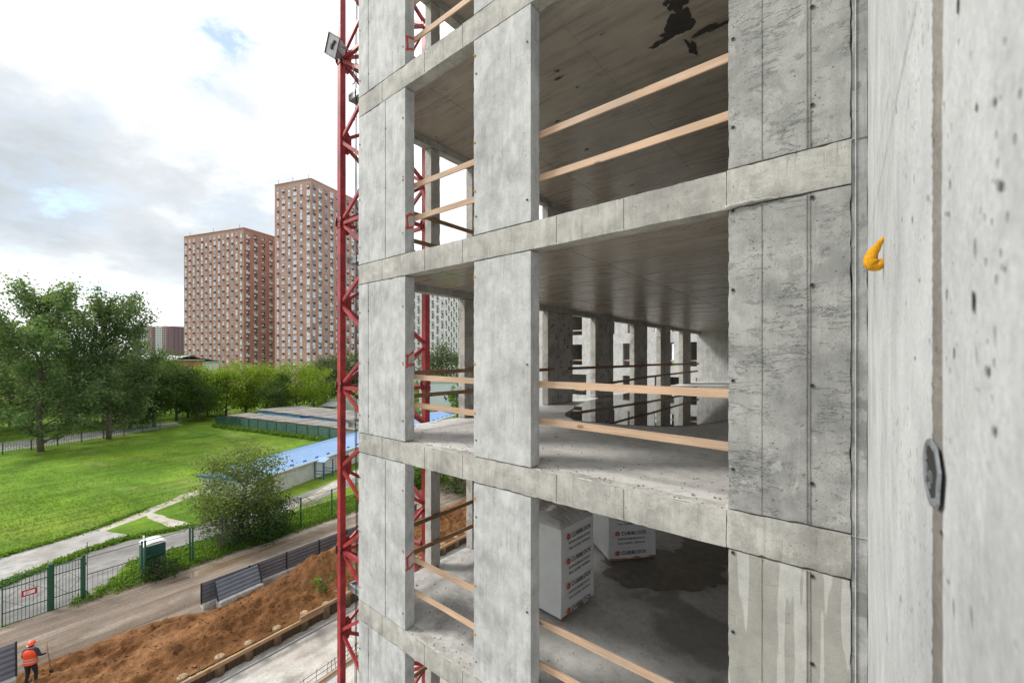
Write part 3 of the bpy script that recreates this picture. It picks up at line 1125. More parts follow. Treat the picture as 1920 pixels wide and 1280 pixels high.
zc = LV['C']
pc = G(1052, 1168, zc)
pallet(pc + Vector((0, 0, .006)), math.atan2(.74, .70), 1.0, 1.25, 1.56, 4, 'tall white film wrapped block pallet with red cube print close to the facade column')
pc2 = G(1141, 1054, zc)
pallet(pc2 + Vector((0, 0, .006)), math.atan2(.22, 1.16), 1.12, 1.0, 1.62, 4, 'white film wrapped block pallet standing deeper inside on the dark damp floor')
# ================================================================== FAR WING (seen through the inner columns)
def far_wing():
    root = empty('far_concrete_wing', (0, 0, 0), BROT, 'pale concrete wing with rows of empty window openings behind the inner columns', 'building')
    yf, dep = 38.0, 9.0
    x0, x1 = -31.0, -3.0
    lvls = [-13.75, -10.66, -7.57, -4.48, -1.39, 1.70, 4.79, 7.88]
    pitch = 3.1
    for i, z in enumerate(lvls):
        mb = MB(); mb.box(x0, x1, yf + .02, yf + dep, z - .2, z); mb.build('floor_slab', M_FARC, root)
        if i == len(lvls) - 1:
            break
        zt = lvls[i + 1]
        mb = MB(); mb.box(x0, x1, yf, yf + .2, z - .35, z + .62); mb.build('wall_band', M_FARC, root)
        n = int((x1 - x0) / pitch)
        mb0 = MB(); mb0.box(0, 1.35, 0, .2, z + .621, zt - .351)
        me = mb0.mesh('wall_pier', M_FARC)
        for k in range(n + 1):
            link('wall_pier', me, root, (x0 + k * pitch + (.5 if (i + k) % 3 == 0 else 0), yf + .003, 0))
        # partition walls and back wall of each storey
        for k in range(0, n, 2):
            mb = MB(); mb.box(x0 + k * pitch + .3, x0 + k * pitch + .5, yf + 2.2, yf + dep - .3, z + .01, zt - .21); mb.build('partition_wall', M_COL2, root)
        mb = MB()
        for k in range(n):
            if (k + i) % 4 != 1:
                mb.box(x0 + k * pitch, x0 + k * pitch + pitch - .02, yf + dep - .2, yf + dep, z + .01, zt - .21)
        tag(mb.build('back_wall', M_COL2, root), kind='stuff')
        mb = MB(); mb.box(0, 2.1, .21, .24, z + 1.05, z + 1.17)
        meb = mb.mesh('opening_board', M_PINE)
        for k in range(n):
            link('opening_board', meb, root, (x0 + k * pitch + 1.2, yf, 0))


far_wing()


# ================================================================== TOWER CRANE MAST
def crane():
    root = empty('crane_mast', (0, 0, 0), BROT, 'red lattice tower crane mast standing beside the corner of the concrete frame', 'crane')
    w = 1.62
    a1, b1 = 9.33, 5.965
    P = {1: (-a1, b1), 2: (-(a1 + w), b1), 3: (-a1, b1 + w), 4: (-(a1 + w), b1 + w)}
    zb, zt = -14.6, 11.0
    for k in P:
        x, y = P[k]
        mb = MB(); mb.box(x - .08, x + .08, y - .08, y + .08, zb, zt)
        mb.build('leg', M_RED, root)
    sec = 4.5; z0 = 3.72          # splice level, every section
    levels = [z0 + sec * k for k in range(-4, 2)]
    faces = [(2, 1), (2, 4), (1, 3), (4, 3)]
    for fi, (p, q) in enumerate(faces):
        A = Vector((*P[p], 0)); B = Vector((*P[q], 0))
        d = (B - A).normalized()
        for zl in levels:
            # splice level strut
            mb = MB(); mb.bar(A + d * .1 + Vector((0, 0, zl - .05)), B - d * .1 + Vector((0, 0, zl - .05)), .09, .09); mb.build('strut', M_RED, root)
            for h in range(4):
                za = zl + h * sec / 4; zb2 = za + sec / 4
                s, e = (A, B) if h % 2 == 0 else (B, A)
                dd = (e - s).normalized()
                mb = MB(); mb.bar(s + dd * .09 + Vector((0, 0, za + .08)), e - dd * .09 + Vector((0, 0, zb2 - .08)), .07, .085); mb.build('brace', M_RED, root)
            # gusset plates at half height on the other leg, and bolted splice collars
            for zz in (zl + sec / 4, zl + 3 * sec / 4):
                if fi in (1, 2):
                    mb = MB()
                    n = d.cross(Vector((0, 0, 1))).normalized()
                    out = [(0, -.30), (.10, -.32), (.20, -.16), (.20, .16), (.10, .32), (0, .30)]
                    c = A + d * .09 + Vector((0, 0, zz - sec / 4))
                    f = [c + d * a + Vector((0, 0, b)) + n * .015 for a, b in out]; g = [c + d * a + Vector((0, 0, b)) - n * .015 for a, b in out]
                    mb.poly(f); mb.poly(g[::-1])
                    for i in range(6):
                        j = (i + 1) % 6
                        mb.poly([f[i], g[i], g[j], f[j]])
                    mb.build('gusset_plate', M_REDOLD, root, clean=True)
    for k in P:
        x, y = P[k]
        for zl in levels:
            mb = MB()
            mb.box(x - .095, x + .095, y - .095, y + .095, zl - .16, zl - .015); mb.box(x - .095, x + .095, y - .095, y + .095, zl + .015, zl + .16)
            for s in (-1, 1):
                mb.tube([(x + s * .112, y - .08, zl - .11), (x + s * .112, y - .08, zl + .11)], .022, 6, 1)
                mb.tube([(x - .08, y + s * .112, zl - .11), (x - .08, y + s * .112, zl + .11)], .022, 6, 1)
            mb.build('splice_collar', [M_REDOLD, M_BOLT], root)
    # landing platforms and ladder inside the mast
    for zl in levels:
        zz = zl - 1.05
        pl = MB()
        pl.box(-a1 - w + .14, -a1 - .75, b1 + .13, b1 + w - .13, zz, zz + .03)
        pl.box(-a1 - w + .14, -a1 - .75, b1 + .13, b1 + .17, zz - .09, zz + .09)
        pl.box(-a1 - w + .13, -a1 - w + .17, b1 + .13, b1 + w - .13, zz - .09, zz + .09)
        pl.build('platform', M_STEEL, root)
    for s in (-.2, .2):
        mb = MB(); mb.tube([(-a1 - .45, b1 + w / 2 + s, zb + .1), (-a1 - .45, b1 + w / 2 + s, zt - .1)], .02, 6); mb.build('ladder_rail', M_STEEL, root)
    mb = MB(); mb.tube([(-a1 - .45, b1 + w / 2 - .2, 0), (-a1 - .45, b1 + w / 2 + .2, 0)], .011, 5)
    rung = mb.mesh('ladder_rung', M_STEEL)
    z = -7.0
    while z < 9.5:
        link('ladder_rung', rung, root, (0, 0, z)); z += .33
    for (dx, dy, sg) in ((.36, .25, .02), (.52, .12, .03)):
        mb = MB(); mb.tube([(-a1 - w + dx + sg * math.sin(k), b1 + dy, zb + .3 + k * 1.2) for k in range(21)], .011, 5)
        mb.build('cable', M_BOLT, root)
    for k, zl in enumerate(levels):
        mb = MB(); mb.tube([(-a1 - w + .3 + .16 * math.sin(q / 3.), b1 + .2 + .1 * math.cos(q / 2.), zl - .1 - q * .035) for q in range(16)], .016, 6)
        mb.build('cable_loop', M_STEEL, root)
    return P


CP = crane()


def floodlight():
    # hangs on the outer leg of the mast near the top of the picture
    base = Matrix.Rotation(BROT, 4, 'Z')
    leg = base @ Vector((*CP[2], 0))
    c = Vector((leg.x - .02, leg.y - .24, 8.36))
    root = empty('floodlight', c, 0, 'grey box floodlight tilted on the red crane mast', 'floodlight')
    nf = Vector((-.50, -.84, -.22)).normalized(); xx = nf.cross(Vector((0, 0, 1))).normalized() * -1; zz = xx.cross(-nf).normalized()
    R = Matrix((xx, -nf, zz)).transposed().to_4x4() @ Matrix.Rotation(math.radians(38), 4, 'Y')
    mb = MB()
    fr = [(-.23, -.16, -.25), (.23, -.16, -.25), (.23, -.16, .25), (-.23, -.16, .25)]
    bk = [(-.13, .17, -.12), (.13, .17, -.12), (.13, .17, .12), (-.13, .17, .12)]
    f = [R @ Vector(p) for p in fr]; b = [R @ Vector(p) for p in bk]
    for i in range(4):
        j = (i + 1) % 4
        mb.poly([f[i], f[j], b[j], b[i]][::-1])
    mb.poly(b)
    hs = mb.build('housing', M_STEEL, root, clean=False)
    mb = MB(); ff = [R @ (Vector(p) * .97 + Vector((0, .006, 0))) for p in fr]; mb.poly(ff)
    mb.build('front_glass', simple('lamp_glass', (0.33, 0.34, 0.34), 0.15, 0.3, .2, 9.0), root)
    mb = MB()
    for i in range(4):
        mb.bar(R @ Vector(fr[i]), R @ Vector(fr[(i + 1) % 4]), .022, .022)
    mb.build('rim', M_BOLT, root)
    mb = MB(); mb.box(-.03, .03, -.19, -.155, -.09, .02, 0, R); mb.box(-.02, .02, -.19, -.155, .02, .16, 0, R @ Matrix.Rotation(.5, 4, 'Y'))
    mb.build('lamp_tube', M_BOLT, root)
    mb = MB()
    mb.bar(R @ Vector((.2, .0, .1)), Vector((.34, .14, -.02)), .045, .012)
    mb.bar(R @ Vector((.15, .1, -.16)), Vector((.14, .12, -.34)), .045, .012)
    mb.build('bracket', M_STEEL, root)


floodlight()

# ================================================================== GROUND
def ground_mats():
    # grass field
    m, nt, b = new_mat('grass_field')
    tc = N(nt, 'ShaderNodeTexCoord').outputs['Object']
    big = tex(nt, 'noise', tc, 0.055, 6.0, 0.6)
    mid = tex(nt, 'noise', tc, 0.35, 7.0, 0.65, stretch=(1, 0.45, 1))
    fine = tex(nt, 'noise', tc, 7.0, 5.0, 0.7)
    col = ramp(nt, big, [(0.30, (0.055, 0.125, 0.010)), (0.48, (0.105, 0.195, 0.014)), (0.66, (0.19, 0.26, 0.030))])
    col = mixc(nt, 1.0, col, ramp(nt, mid, [(0.28, 0.62), (0.5, 1.0), (0.72, 1.30)]), 'MULTIPLY')
    col = mixc(nt, 1.0, col, ramp(nt, fine, [(0.28, 0.55), (0.5, 1.0), (0.75, 1.45)]), 'MULTIPLY')
    dry = ramp(nt, tex(nt, 'noise', tc, 0.16, 6.0, 0.65, stretch=(1, .5, 1), loc=(3, 1, 0)), [(0.54, 0.0), (0.68, 1.0)])
    col = mixc(nt, mth(nt, 'MULTIPLY', dry, 0.50), col, (0.25, 0.26, 0.09))
    mow = tex(nt, 'noise', tc, 0.5, 5.0, 0.6, stretch=(0.10, 1.6, 1), loc=(2, 6, 0))
    col = mixc(nt, 1.0, col, ramp(nt, mow, [(0.34, 0.74), (0.5, 1.0), (0.66, 1.16)]), 'MULTIPLY')
    clv = ramp(nt, tex(nt, 'noise', tc, 1.6, 6.0, 0.7, loc=(9, 2, 0)), [(0.62, 0.0), (0.70, 1.0)])
    col = mixc(nt, mth(nt, 'MULTIPLY', clv, 0.45), col, (0.24, 0.30, 0.10))
    setin(nt, b, 'Base Color', col); setin(nt, b, 'Roughness', 0.9)
    b.inputs['Specular IOR Level'].default_value = 0.15
    bumpn(nt, b, fine, 0.8, 0.10)

    def earth(name, stops, sx, sy, bump, bd, rough=0.92, extra=None, fsc=9.0):
        m, nt, b = new_mat(name)
        tc = N(nt, 'ShaderNodeTexCoord').outputs['Object']
        n1 = tex(nt, 'noise', tc, 0.5, 8.0, 0.65, stretch=(sx, sy, 1))
        n2 = tex(nt, 'noise', tc, 2.2, 7.0, 0.65, stretch=(sx, sy, 1), loc=(3, 1, 0))
        n3 = tex(nt, 'noise', tc, fsc, 6.0, 0.7)
        col = ramp(nt, n1, stops)
        col = mixc(nt, 1.0, col, ramp(nt, n2, [(0.28, 0.70), (0.5, 1.0), (0.7, 1.18)]), 'MULTIPLY')
        col = mixc(nt, 1.0, col, ramp(nt, n3, [(0.25, 0.74), (0.7, 1.16)]), 'MULTIPLY')
        if extra:
            w = ramp(nt, tex(nt, 'noise', tc, 0.33, 6.0, 0.6, loc=(8, 3, 0)), [(0.5, 0.0), (0.62, 1.0)])
            col = mixc(nt, mth(nt, 'MULTIPLY', w, extra[1]), col, extra[0])
            if len(extra) > 2:
                setin(nt, b, 'Roughness', mth(nt, 'SUBTRACT', rough, mth(nt, 'MULTIPLY', w, extra[2])))
        setin(nt, b, 'Base Color', col)
        if not extra or len(extra) < 3:
            setin(nt, b, 'Roughness', rough)
        b.inputs['Specular IOR Level'].default_value = 0.25
        bumpn(nt, b, mth(nt, 'ADD', n3, mth(nt, 'MULTIPLY', n2, 1.2)), bump, bd)
        return m
    earth('dirt_track', [(0.32, (0.13, 0.098, 0.073)), (0.5, (0.245, 0.197, 0.158)), (0.66, (0.44, 0.385, 0.33))], .08, 1.9, .9, .07, extra=((0.13, 0.098, 0.072), .65))
    earth('dug_earth', [(0.32, (0.11, 0.044, 0.015)), (0.48, (0.215, 0.096, 0.034)), (0.66, (0.33, 0.170, 0.074))], 1, 1, 1.0, .10, extra=((0.11, 0.045, 0.016), .55))
    earth('pit_concrete', [(0.3, (0.34, 0.29, 0.24)), (0.5, (0.46, 0.43, 0.39)), (0.7, (0.55, 0.53, 0.50))], .5, .8, .2, .02, .8, extra=((0.20, 0.185, 0.17), .75, .35))
    earth('asphalt_path', [(0.3, (0.16, 0.155, 0.15)), (0.5, (0.22, 0.21, 0.205)), (0.7, (0.30, 0.29, 0.28))], .6, 1, .3, .02, extra=((0.13, 0.12, 0.115), .5), fsc=14)
    earth('concrete_path', [(0.3, (0.25, 0.24, 0.22)), (0.5, (0.34, 0.33, 0.315)), (0.7, (0.43, 0.42, 0.40))], .7, 1, .3, .02, extra=((0.20, 0.185, 0.165), .6), fsc=14)
    earth('gravel_path', [(0.3, (0.30, 0.27, 0.21)), (0.5, (0.42, 0.39, 0.33)), (0.7, (0.52, 0.50, 0.44))], 1, 1, .6, .03, extra=((0.13, 0.16, 0.04), .6), fsc=20)
    earth('far_road', [(0.3, (0.22, 0.21, 0.20)), (0.5, (0.30, 0.29, 0.27)), (0.7, (0.38, 0.37, 0.35))], 1, 1, .2, .02)


ground_mats()
NP = 22.15        # line of the pile wall
mb = MB()
mb.poly([(-2500, NP, 0), (2500, NP, 0), (2500, 3500, 0), (-2500, 3500, 0)])
tag(mb.build('ground', MATS['grass_field'], None, (0, 0, GZ), SROT), kind='structure')
mb = MB()
mb.poly([(-2500, -2500, 0), (2500, -2500, 0), (2500, NP - .02, 0), (-2500, NP - .02, 0)])
tag(mb.build('construction_pit_floor', MATS['pit_concrete'], None, (0, 0, -14.6), SROT), kind='structure')


def sheet(name, pix, mat, dz, wob=.12, raw=None):
    pts = [Vector((*to_site(G(u, v)), 0)) for u, v in pix] if raw is None else [Vector((s, n, 0)) for s, n in raw]
    dense = []
    for i in range(len(pts)):
        a, b = pts[i], pts[(i + 1) % len(pts)]
        m = max(1, int((b - a).length / .5))
        m = min(m, 60)
        for k in range(m):
            p = a.lerp(b, k / m)
            p += mnoise.noise_vector(p * .9) * wob + mnoise.noise_vector(p * 3.1) * wob * .5
            dense.append((p.x, p.y, 0))
    mb = MB(); mb.poly(dense)
    o = mb.build(name, mat, None, (0, 0, GZ + dz), SROT, clean=True)
    return tag(o, kind='structure')


sheet('asphalt_path', [(-200, 1255), (0, 1172), (95, 1147), (157, 1124), (205, 1092), (222, 1068), (255, 1047), (340, 1026), (430, 1006), (500, 975), (548, 956), (610, 930), (690, 898), (800, 862), (800, 848),
                       (690, 880), (625, 903), (570, 925), (500, 950), (430, 967), (365, 988), (275, 1009), (245, 1012), (170, 1034), (95, 1064), (0, 1102), (-200, 1190)], MATS['asphalt_path'], .008)
sheet('concrete_path', [(-200, 1130), (-80, 1082), (0, 1046), (90, 1019), (180, 992), (242, 1003), (180, 1024), (95, 1057), (0, 1094), (-200, 1175)], MATS['concrete_path'], .012, .10)
sheet('gravel_path', [(180, 991), (225, 975), (275, 955), (320, 938), (338, 928), (372, 918), (380, 924), (350, 934), (300, 955), (255, 974), (215, 988), (196, 996)], MATS['gravel_path'], .008, .14)
sheet('gravel_path', [(272, 963), (290, 962), (330, 974), (372, 986), (350, 996), (315, 988), (280, 972)], MATS['gravel_path'], .012, .16)
sheet('gravel_path', [(545, 946), (590, 925), (640, 893), (700, 865), (760, 842), (765, 848), (700, 875), (645, 905), (612, 922), (560, 948), (520, 963), (505, 958)], MATS['gravel_path'], .012, .2)
sheet('far_road', [(-200, 874), (0, 846), (150, 826), (250, 811), (330, 798), (345, 797), (330, 792), (240, 800), (130, 815), (0, 830), (-200, 850)], MATS['far_road'], .008, .2)


def h_track(s, n):
    e = min(1.0, max(0.0, (n - 26.3) / 1.2)) * min(1.0, max(0.0, (34.3 - n) / .35))
    z = .03 + .05 * mnoise.noise(Vector((s * .12, n * .9, 4)))
    z += .06 * math.sin(n * 4.6 + 1.5 * mnoise.noise(Vector((s * .09, n * .2, 1)))) * (0.4 + mnoise.noise(Vector((s * .15, n * .6, 9))))
    z += .02 * mnoise.noise(Vector((s * .8, n * 2.6, 2)))
    return e * (z + .03) - (1 - e) * .05


mb = MB()
mb.grid(lambda a, b: (-22 + 92 * a, 26.2 + 8.1 * b, h_track(-22 + 92 * a, 26.2 + 8.1 * b)), 240, 100)
tag(mb.build('dirt_track', MATS['dirt_track'], None, (0, 0, GZ + .004), SROT), kind='structure')


def gs(s, n, cs, cn, ss, sn, h):
    return h * math.exp(-((s - cs) / ss) ** 2 - ((n - cn) / sn) ** 2)


def h_dirt(s, n):
    z = gs(s, n, 13.8, 24.9, 2.6, 1.1, 1.15) + gs(s, n, 18.0, 25.6, 3.2, 1.3, 1.2) + gs(s, n, 9.4, 24.6, 2.4, .9, .45) + gs(s, n, 24, 25.0, 4, 1.4, .9) + gs(s, n, 32, 25.5, 4, 1.4, .8)
    z += gs(s, n, 11.5, 23.3, .9, .6, .35) + gs(s, n, 7.6, 23.4, 1.1, .6, .25) + gs(s, n, 3.0, 25.2, 2.5, 1.0, .22)
    p = Vector((s, n, 0))
    nb = 28.6 - 1.3 * min(1.0, max(0.0, (s - 7.0) / 1.8)) + .5 * mnoise.noise(Vector((s * .5, 3, 7)))
    ed = min(1.0, max(0.0, (nb - n) / 1.1))
    rg = max(0, min(1, (10.5 - s) / 3))
    rut = .15 * math.sin(n * 7.0 + s * 1.3 + 2.6 * mnoise.noise(p * .35)) * rg * max(0.0, .45 + mnoise.noise(p * .5 + Vector((4, 4, 4))))
    rid = 1 - abs(mnoise.noise(p * 1.5 + Vector((9, 1, 0)))) * 2
    z += ed * (.17 + rut + .15 * mnoise.noise(p * .7) + .13 * mnoise.noise(p * 1.9) + .095 * mnoise.noise(p * 4.2) + .055 * mnoise.noise(p * 9) + .10 * rid)
    lo = max(0.0, min(1.0, (n - 22.2) / 1.1))
    return max(z, .0) * (.12 + .88 * lo) + .03 * min(1, ed * 4) - (1 - min(1, ed * 3)) * .10


mb = MB()
mb.grid(lambda a, b: (-12 + 56 * a, 22.13 + 7.0 * b, h_dirt(-12 + 56 * a, 22.13 + 7.0 * b)), 620, 100)
tag(mb.build('dug_earth', MATS['dug_earth'], None, (0, 0, GZ + .02), SROT), kind='structure')
sheet('muddy_puddle', [(352, 1082), (372, 1066), (420, 1050), (470, 1031), (540, 1012), (585, 1001), (590, 1006), (560, 1020), (500, 1040), (440, 1062), (395, 1080), (365, 1090)], M_MUDDY, .068, .22)
sheet('muddy_puddle', [(350, 1090), (400, 1075), (425, 1068), (420, 1074), (380, 1092), (355, 1100)], M_MUDDY, .062, .15)

# loose clods
mb = MB()
for k in range(1500):
    s = random.uniform(-4, 24); n = random.uniform(22.4, 27.6 if s < 8 else 26.8)
    r = random.uniform(.012, .04) * (2 if random.random() < .05 else 1)
    M = Matrix.Translation((s, n, h_dirt(s, n) + r * .3)) @ Matrix.Rotation(random.uniform(0, 6), 4, 'Z') @ Matrix.Rotation(random.uniform(0, 1), 4, 'X')
    mb.box(-r, r, -r * .8, r * .8, -r * .7, r * .7, 0, M)
tag(mb.build('earth_clods', MATS['dug_earth'], None, (0, 0, GZ + .02), SROT), 'loose clods scattered over the dug orange earth', 'earth', kind='stuff')

# ------------------------------------------------------------------ pile wall of the pit
def pile_wall():
    M_PILE = concrete('pile_concrete', (0.22, 0.15, 0.09), .25, 0, .6)
    M_PTOP = concrete('pile_top', (0.36, 0.24, 0.13), .25, 0, .8)
    root = empty('pile_wall', site(0, 0, 0), SROT, 'row of round concrete pile heads with timber waler holding back the earth', 'retaining wall')
    M_LAG = simple('dark_lagging', (0.075, 0.05, 0.03), .95, 0, .35, 4.0, .4)
    # lagging behind the piles
    s = -13.0; k = 0
    mbp = MB(); mbp.box(0, .19, -.03, .03, -14.62, GZ - .02)
    lag = mbp.mesh('lagging_plank', M_LAG)
    while s < 43:
        o = link('lagging_plank', lag, root, (s, NP - .012 + .02 * (k % 2), .03 * mnoise.noise(Vector((s, 0, 0))))); s += .2; k += 1
    s = 1.2; i = 0
    while s < 40:
        mb = MB()
        r = .21; top = GZ + .20 + .22 * mnoise.noise(Vector((s * 3, 1, 1)))
        pts = [(s, NP + .02, -14.65), (s, NP + .02, top - .12), (s, NP + .02, top)]
        mb.tube(pts, [r, r, r * .94], 16)
        p = mb.build('pile', M_PILE, root)
        mb = MB()
        mb.grid(lambda a, b: (s + (r * .94) * b * math.cos(6.2832 * a), NP + .02 + (r * .94) * b * math.sin(6.2832 * a), top + .004 + .05 * (1 - b * b) + .03 * mnoise.noise(Vector((s + b * math.cos(6.28 * a) * 3, b * math.sin(6.28 * a) * 3, 1))) * (1 - b)), 16, 4)
        mb.build('pile_head', M_PTOP, p)
        mb = MB()
        for q in range(5):
            a = q * 1.256 + s
            mb.tube([(s + r * .7 * math.cos(a), NP + .02 + r * .7 * math.sin(a), top - .02), (s + r * .72 * math.cos(a), NP + .02 + r * .72 * math.sin(a), top + .08 + .05 * math.sin(q * 3 + s))], .01, 5)
        tag(mb.build('rebar_stub', M_BOLT, p), kind='stuff')
        s += 1.32 + .1 * math.sin(i * 2.1); i += 1
    for (s0, s1, n0, z0, z1) in ((-8.5, -.2, .36, -13.98, -13.94), (-.3, 7.4, .36, -13.94, -13.90), (7.2, 12.7, .36, -13.90, -13.86), (11.4, 19.5, .41, -13.66, -13.60), (19.2, 27, .38, -13.8, -13.82), (26.8, 36, .38, -13.84, -13.8)):
        mb = MB(); mb.bar((s0, NP - n0, z0), (s1, NP - n0, z1), .12, .16)
        mb.build('waler', M_RUSTWOOD, root)
    for s in np.arange(-6, 34, 2.6):
        mb = MB(); mb.bar((s, NP - .36, -13.95), (s + .12, NP + .1, -13.75), .03, .03); mb.build('tie_rod', M_BOLT, root)
    # concrete kerb pipe along the slab
    mb = MB(); mb.tube([(-12, NP - .55, -14.56), (16, NP - .58, -14.56), (40, NP - .55, -14.56)], .05, 8); mb.build('drain_pipe', M_STEEL, root)


pile_wall()


# starter bars with planks on the pit floor
def starter_bars():
    p = G(600, 1270, -14.6)
    root = empty('starter_bar_strip', p, SROT + .05, 'row of rusty starter bars tied over a plank on the pit floor', 'rebar')
    M_RB = simple('rusty_rebar', (0.09, 0.06, 0.045), .8, .3, .3, 9.0)
    mb = MB(); mb.box(-2.4, 5.0, -.38, -.30, .05, .15); mb.build('plank', M_RUSTWOOD, root)
    for z, y in ((.18, 0), (.40, .0), (.18, -.28)):
        mb = MB(); mb.tube([(-2.6, y, z), (5, y + .03, z)], .012, 6); mb.build('long_bar', M_RB, root)
    mb = MB(); mb.tube([(0, 0, 0), (0, 0, .46), (0, -.06, .52)], .011, 6)
    me = mb.mesh('stirrup', M_RB)
    x = -2.4
    while x < 5:
        o = link('stirrup', me, root, (x, .02 * math.sin(x * 7), 0)); o.rotation_euler = (.1 * math.sin(x * 5), .12 * math.cos(x * 3), 0)
        x += .22 if x > 0.2 else .55
    mb = MB(); mb.tube([(-1.9, -.2, .30), (-1.9, -.2, .44)], [.05, .07], 10); mb.build('yellow_cap', M_FOAM, root)


starter_bars()
# ================================================================== FENCE, GATES, CABIN
M_GREEN = simple('green_paint', (0.012, 0.085, 0.045), .5, 0, .25, 4.0)
M_GREEN2 = simple('green_wire', (0.02, 0.10, 0.055), .6, 0, .2, 4.0)
M_SIGNR = simple('sign_red', (0.45, 0.02, 0.03), .5)
M_SIGNW = simple('sign_white', (0.78, 0.78, 0.78), .5)
NF = 34.1
PS = [s_on(NF, u) for u in (3, 95, 157, 266, 356, 435, 564, 622, 690, 760)]


def gates():
    barm = MB(); barm.box(-.010, .010, -.010, .010, .08, 2.44)
    barme = barm.mesh('bar', M_GREEN2)
    for gi, (s0, s1, nb, lab) in enumerate(((PS[0], PS[1] - .09, 11, 'green steel gate leaf carrying a small red framed sign'), (PS[1] + .09, PS[2] - .09, 8, 'green steel gate leaf without a sign next to the weedy post'))):
        root = empty('gate_leaf', site(s0, NF, GZ), SROT, lab, 'gate', 'green gate leaves')
        w = s1 - s0
        for z in (.06, .72, 1.96, 2.46):
            mb = MB(); mb.box(.04, w - .04, -.02, .02, z - .022, z + .022); mb.build('rail', M_GREEN, root)
        for x in (.02, w - .02):
            mb = MB(); mb.box(x - .025, x + .025, -.025, .025, .03, 2.5); mb.build('stile', M_GREEN, root)
        for k in range(nb):
            link('bar', barme, root, (w * (k + 1) / (nb + 1), 0.0, 0))
        mid = w / 2
        for (p, q) in (((0.05, 1.35), (mid, .74)), ((mid, .74), (w - .05, 1.35)), ((w - .05, 1.35), (mid, 1.94)), ((mid, 1.94), (.05, 1.35))):
            mb = MB(); mb.bar((p[0], .022, p[1]), (q[0], .022, q[1]), .014, .014); mb.build('brace', M_GREEN2, root)
        if gi == 0:
            sg = MB(); sg.box(.66, 1.22, -.05, -.036, 1.28, 1.62); so = sg.build('sign_board', M_SIGNR, root)
            sg = MB(); sg.box(.74, 1.14, -.055, -.0505, 1.36, 1.54); sg.build('sign_face', M_SIGNW, so)
            sg = MB()
            for r in range(3):
                sg.box(.78, .78 + [.16, .22, .10][r], -.0575, -.0555, 1.49 - r * .05, 1.505 - r * .05)
            sg.build('sign_lettering', M_PRINTK, so)
    for s, lab, w in ((PS[1], 'thick green gate post between the two gate leaves', .15), (PS[2], 'thick green gate post with weeds round its foot', .14)):
        root = empty('gate_post', site(s, NF, GZ), SROT, lab, 'post')
        mb = MB(); mb.box(-w / 2, w / 2, -w / 2, w / 2, -.1, 2.62); mb.build('post', M_GREEN, root)
        mb = MB(); mb.box(-w / 2 - .01, w / 2 + .01, -w / 2 - .01, w / 2 + .01, 2.62, 2.635); mb.build('cap', M_GREEN, root)
        for z in (.5, 2.1):
            mb = MB(); mb.tube([(w / 2 + .02, 0, z - .06), (w / 2 + .02, 0, z + .06)], .025, 8); mb.build('hinge', M_BOLT, root)
    mb = MB(); mb.tube([(0, 0, 0), (0, 0, 3.3)], .018, 6)
    # slender conduit by the second gate post
    tag(mb.build('thin_pole', M_BOLT, None, site(PS[2] + .16, NF + .1, GZ)), 'thin dark pole standing beside the weedy gate post', 'pole')


gates()


def fence():
    root = empty('green_fence', site(PS[2], NF, GZ), SROT, 'green steel bar fence along the muddy track', 'fence')
    base = PS[2]
    pm = MB(); pm.box(-.045, .045, -.045, .045, -.1, 2.5); pme = pm.mesh('post', M_GREEN)
    barm = MB(); barm.box(-.007, .007, -.007, .007, .10, 1.42); barme = barm.mesh('bar', M_GREEN2)
    post_s = list(PS[3:]) + [PS[-1] + 5, PS[-1] + 10]
    for k, s in enumerate(post_s):
        link('post', pme, root, (s - base, 0, 0))
        if k in (0, 1):
            link('post', pme, root, (s - base + .16, 0, 0))
    seg = [PS[2] + .1] + post_s
    for k in range(len(seg) - 1):
        a, b = seg[k] - base + .06, seg[k + 1] - base - .06
        for z, t in ((.10, .018), (1.44, .020), (2.42, .016)):
            mb = MB(); mb.box(a, b, -t, t, z - t, z + t); mb.build('rail', M_GREEN, root)
        n = int((b - a) / .21)
        for i in range(1, n):
            if a < 27:
                link('bar', barme, root, (a + (b - a) * i / n, 0, 0))


fence()


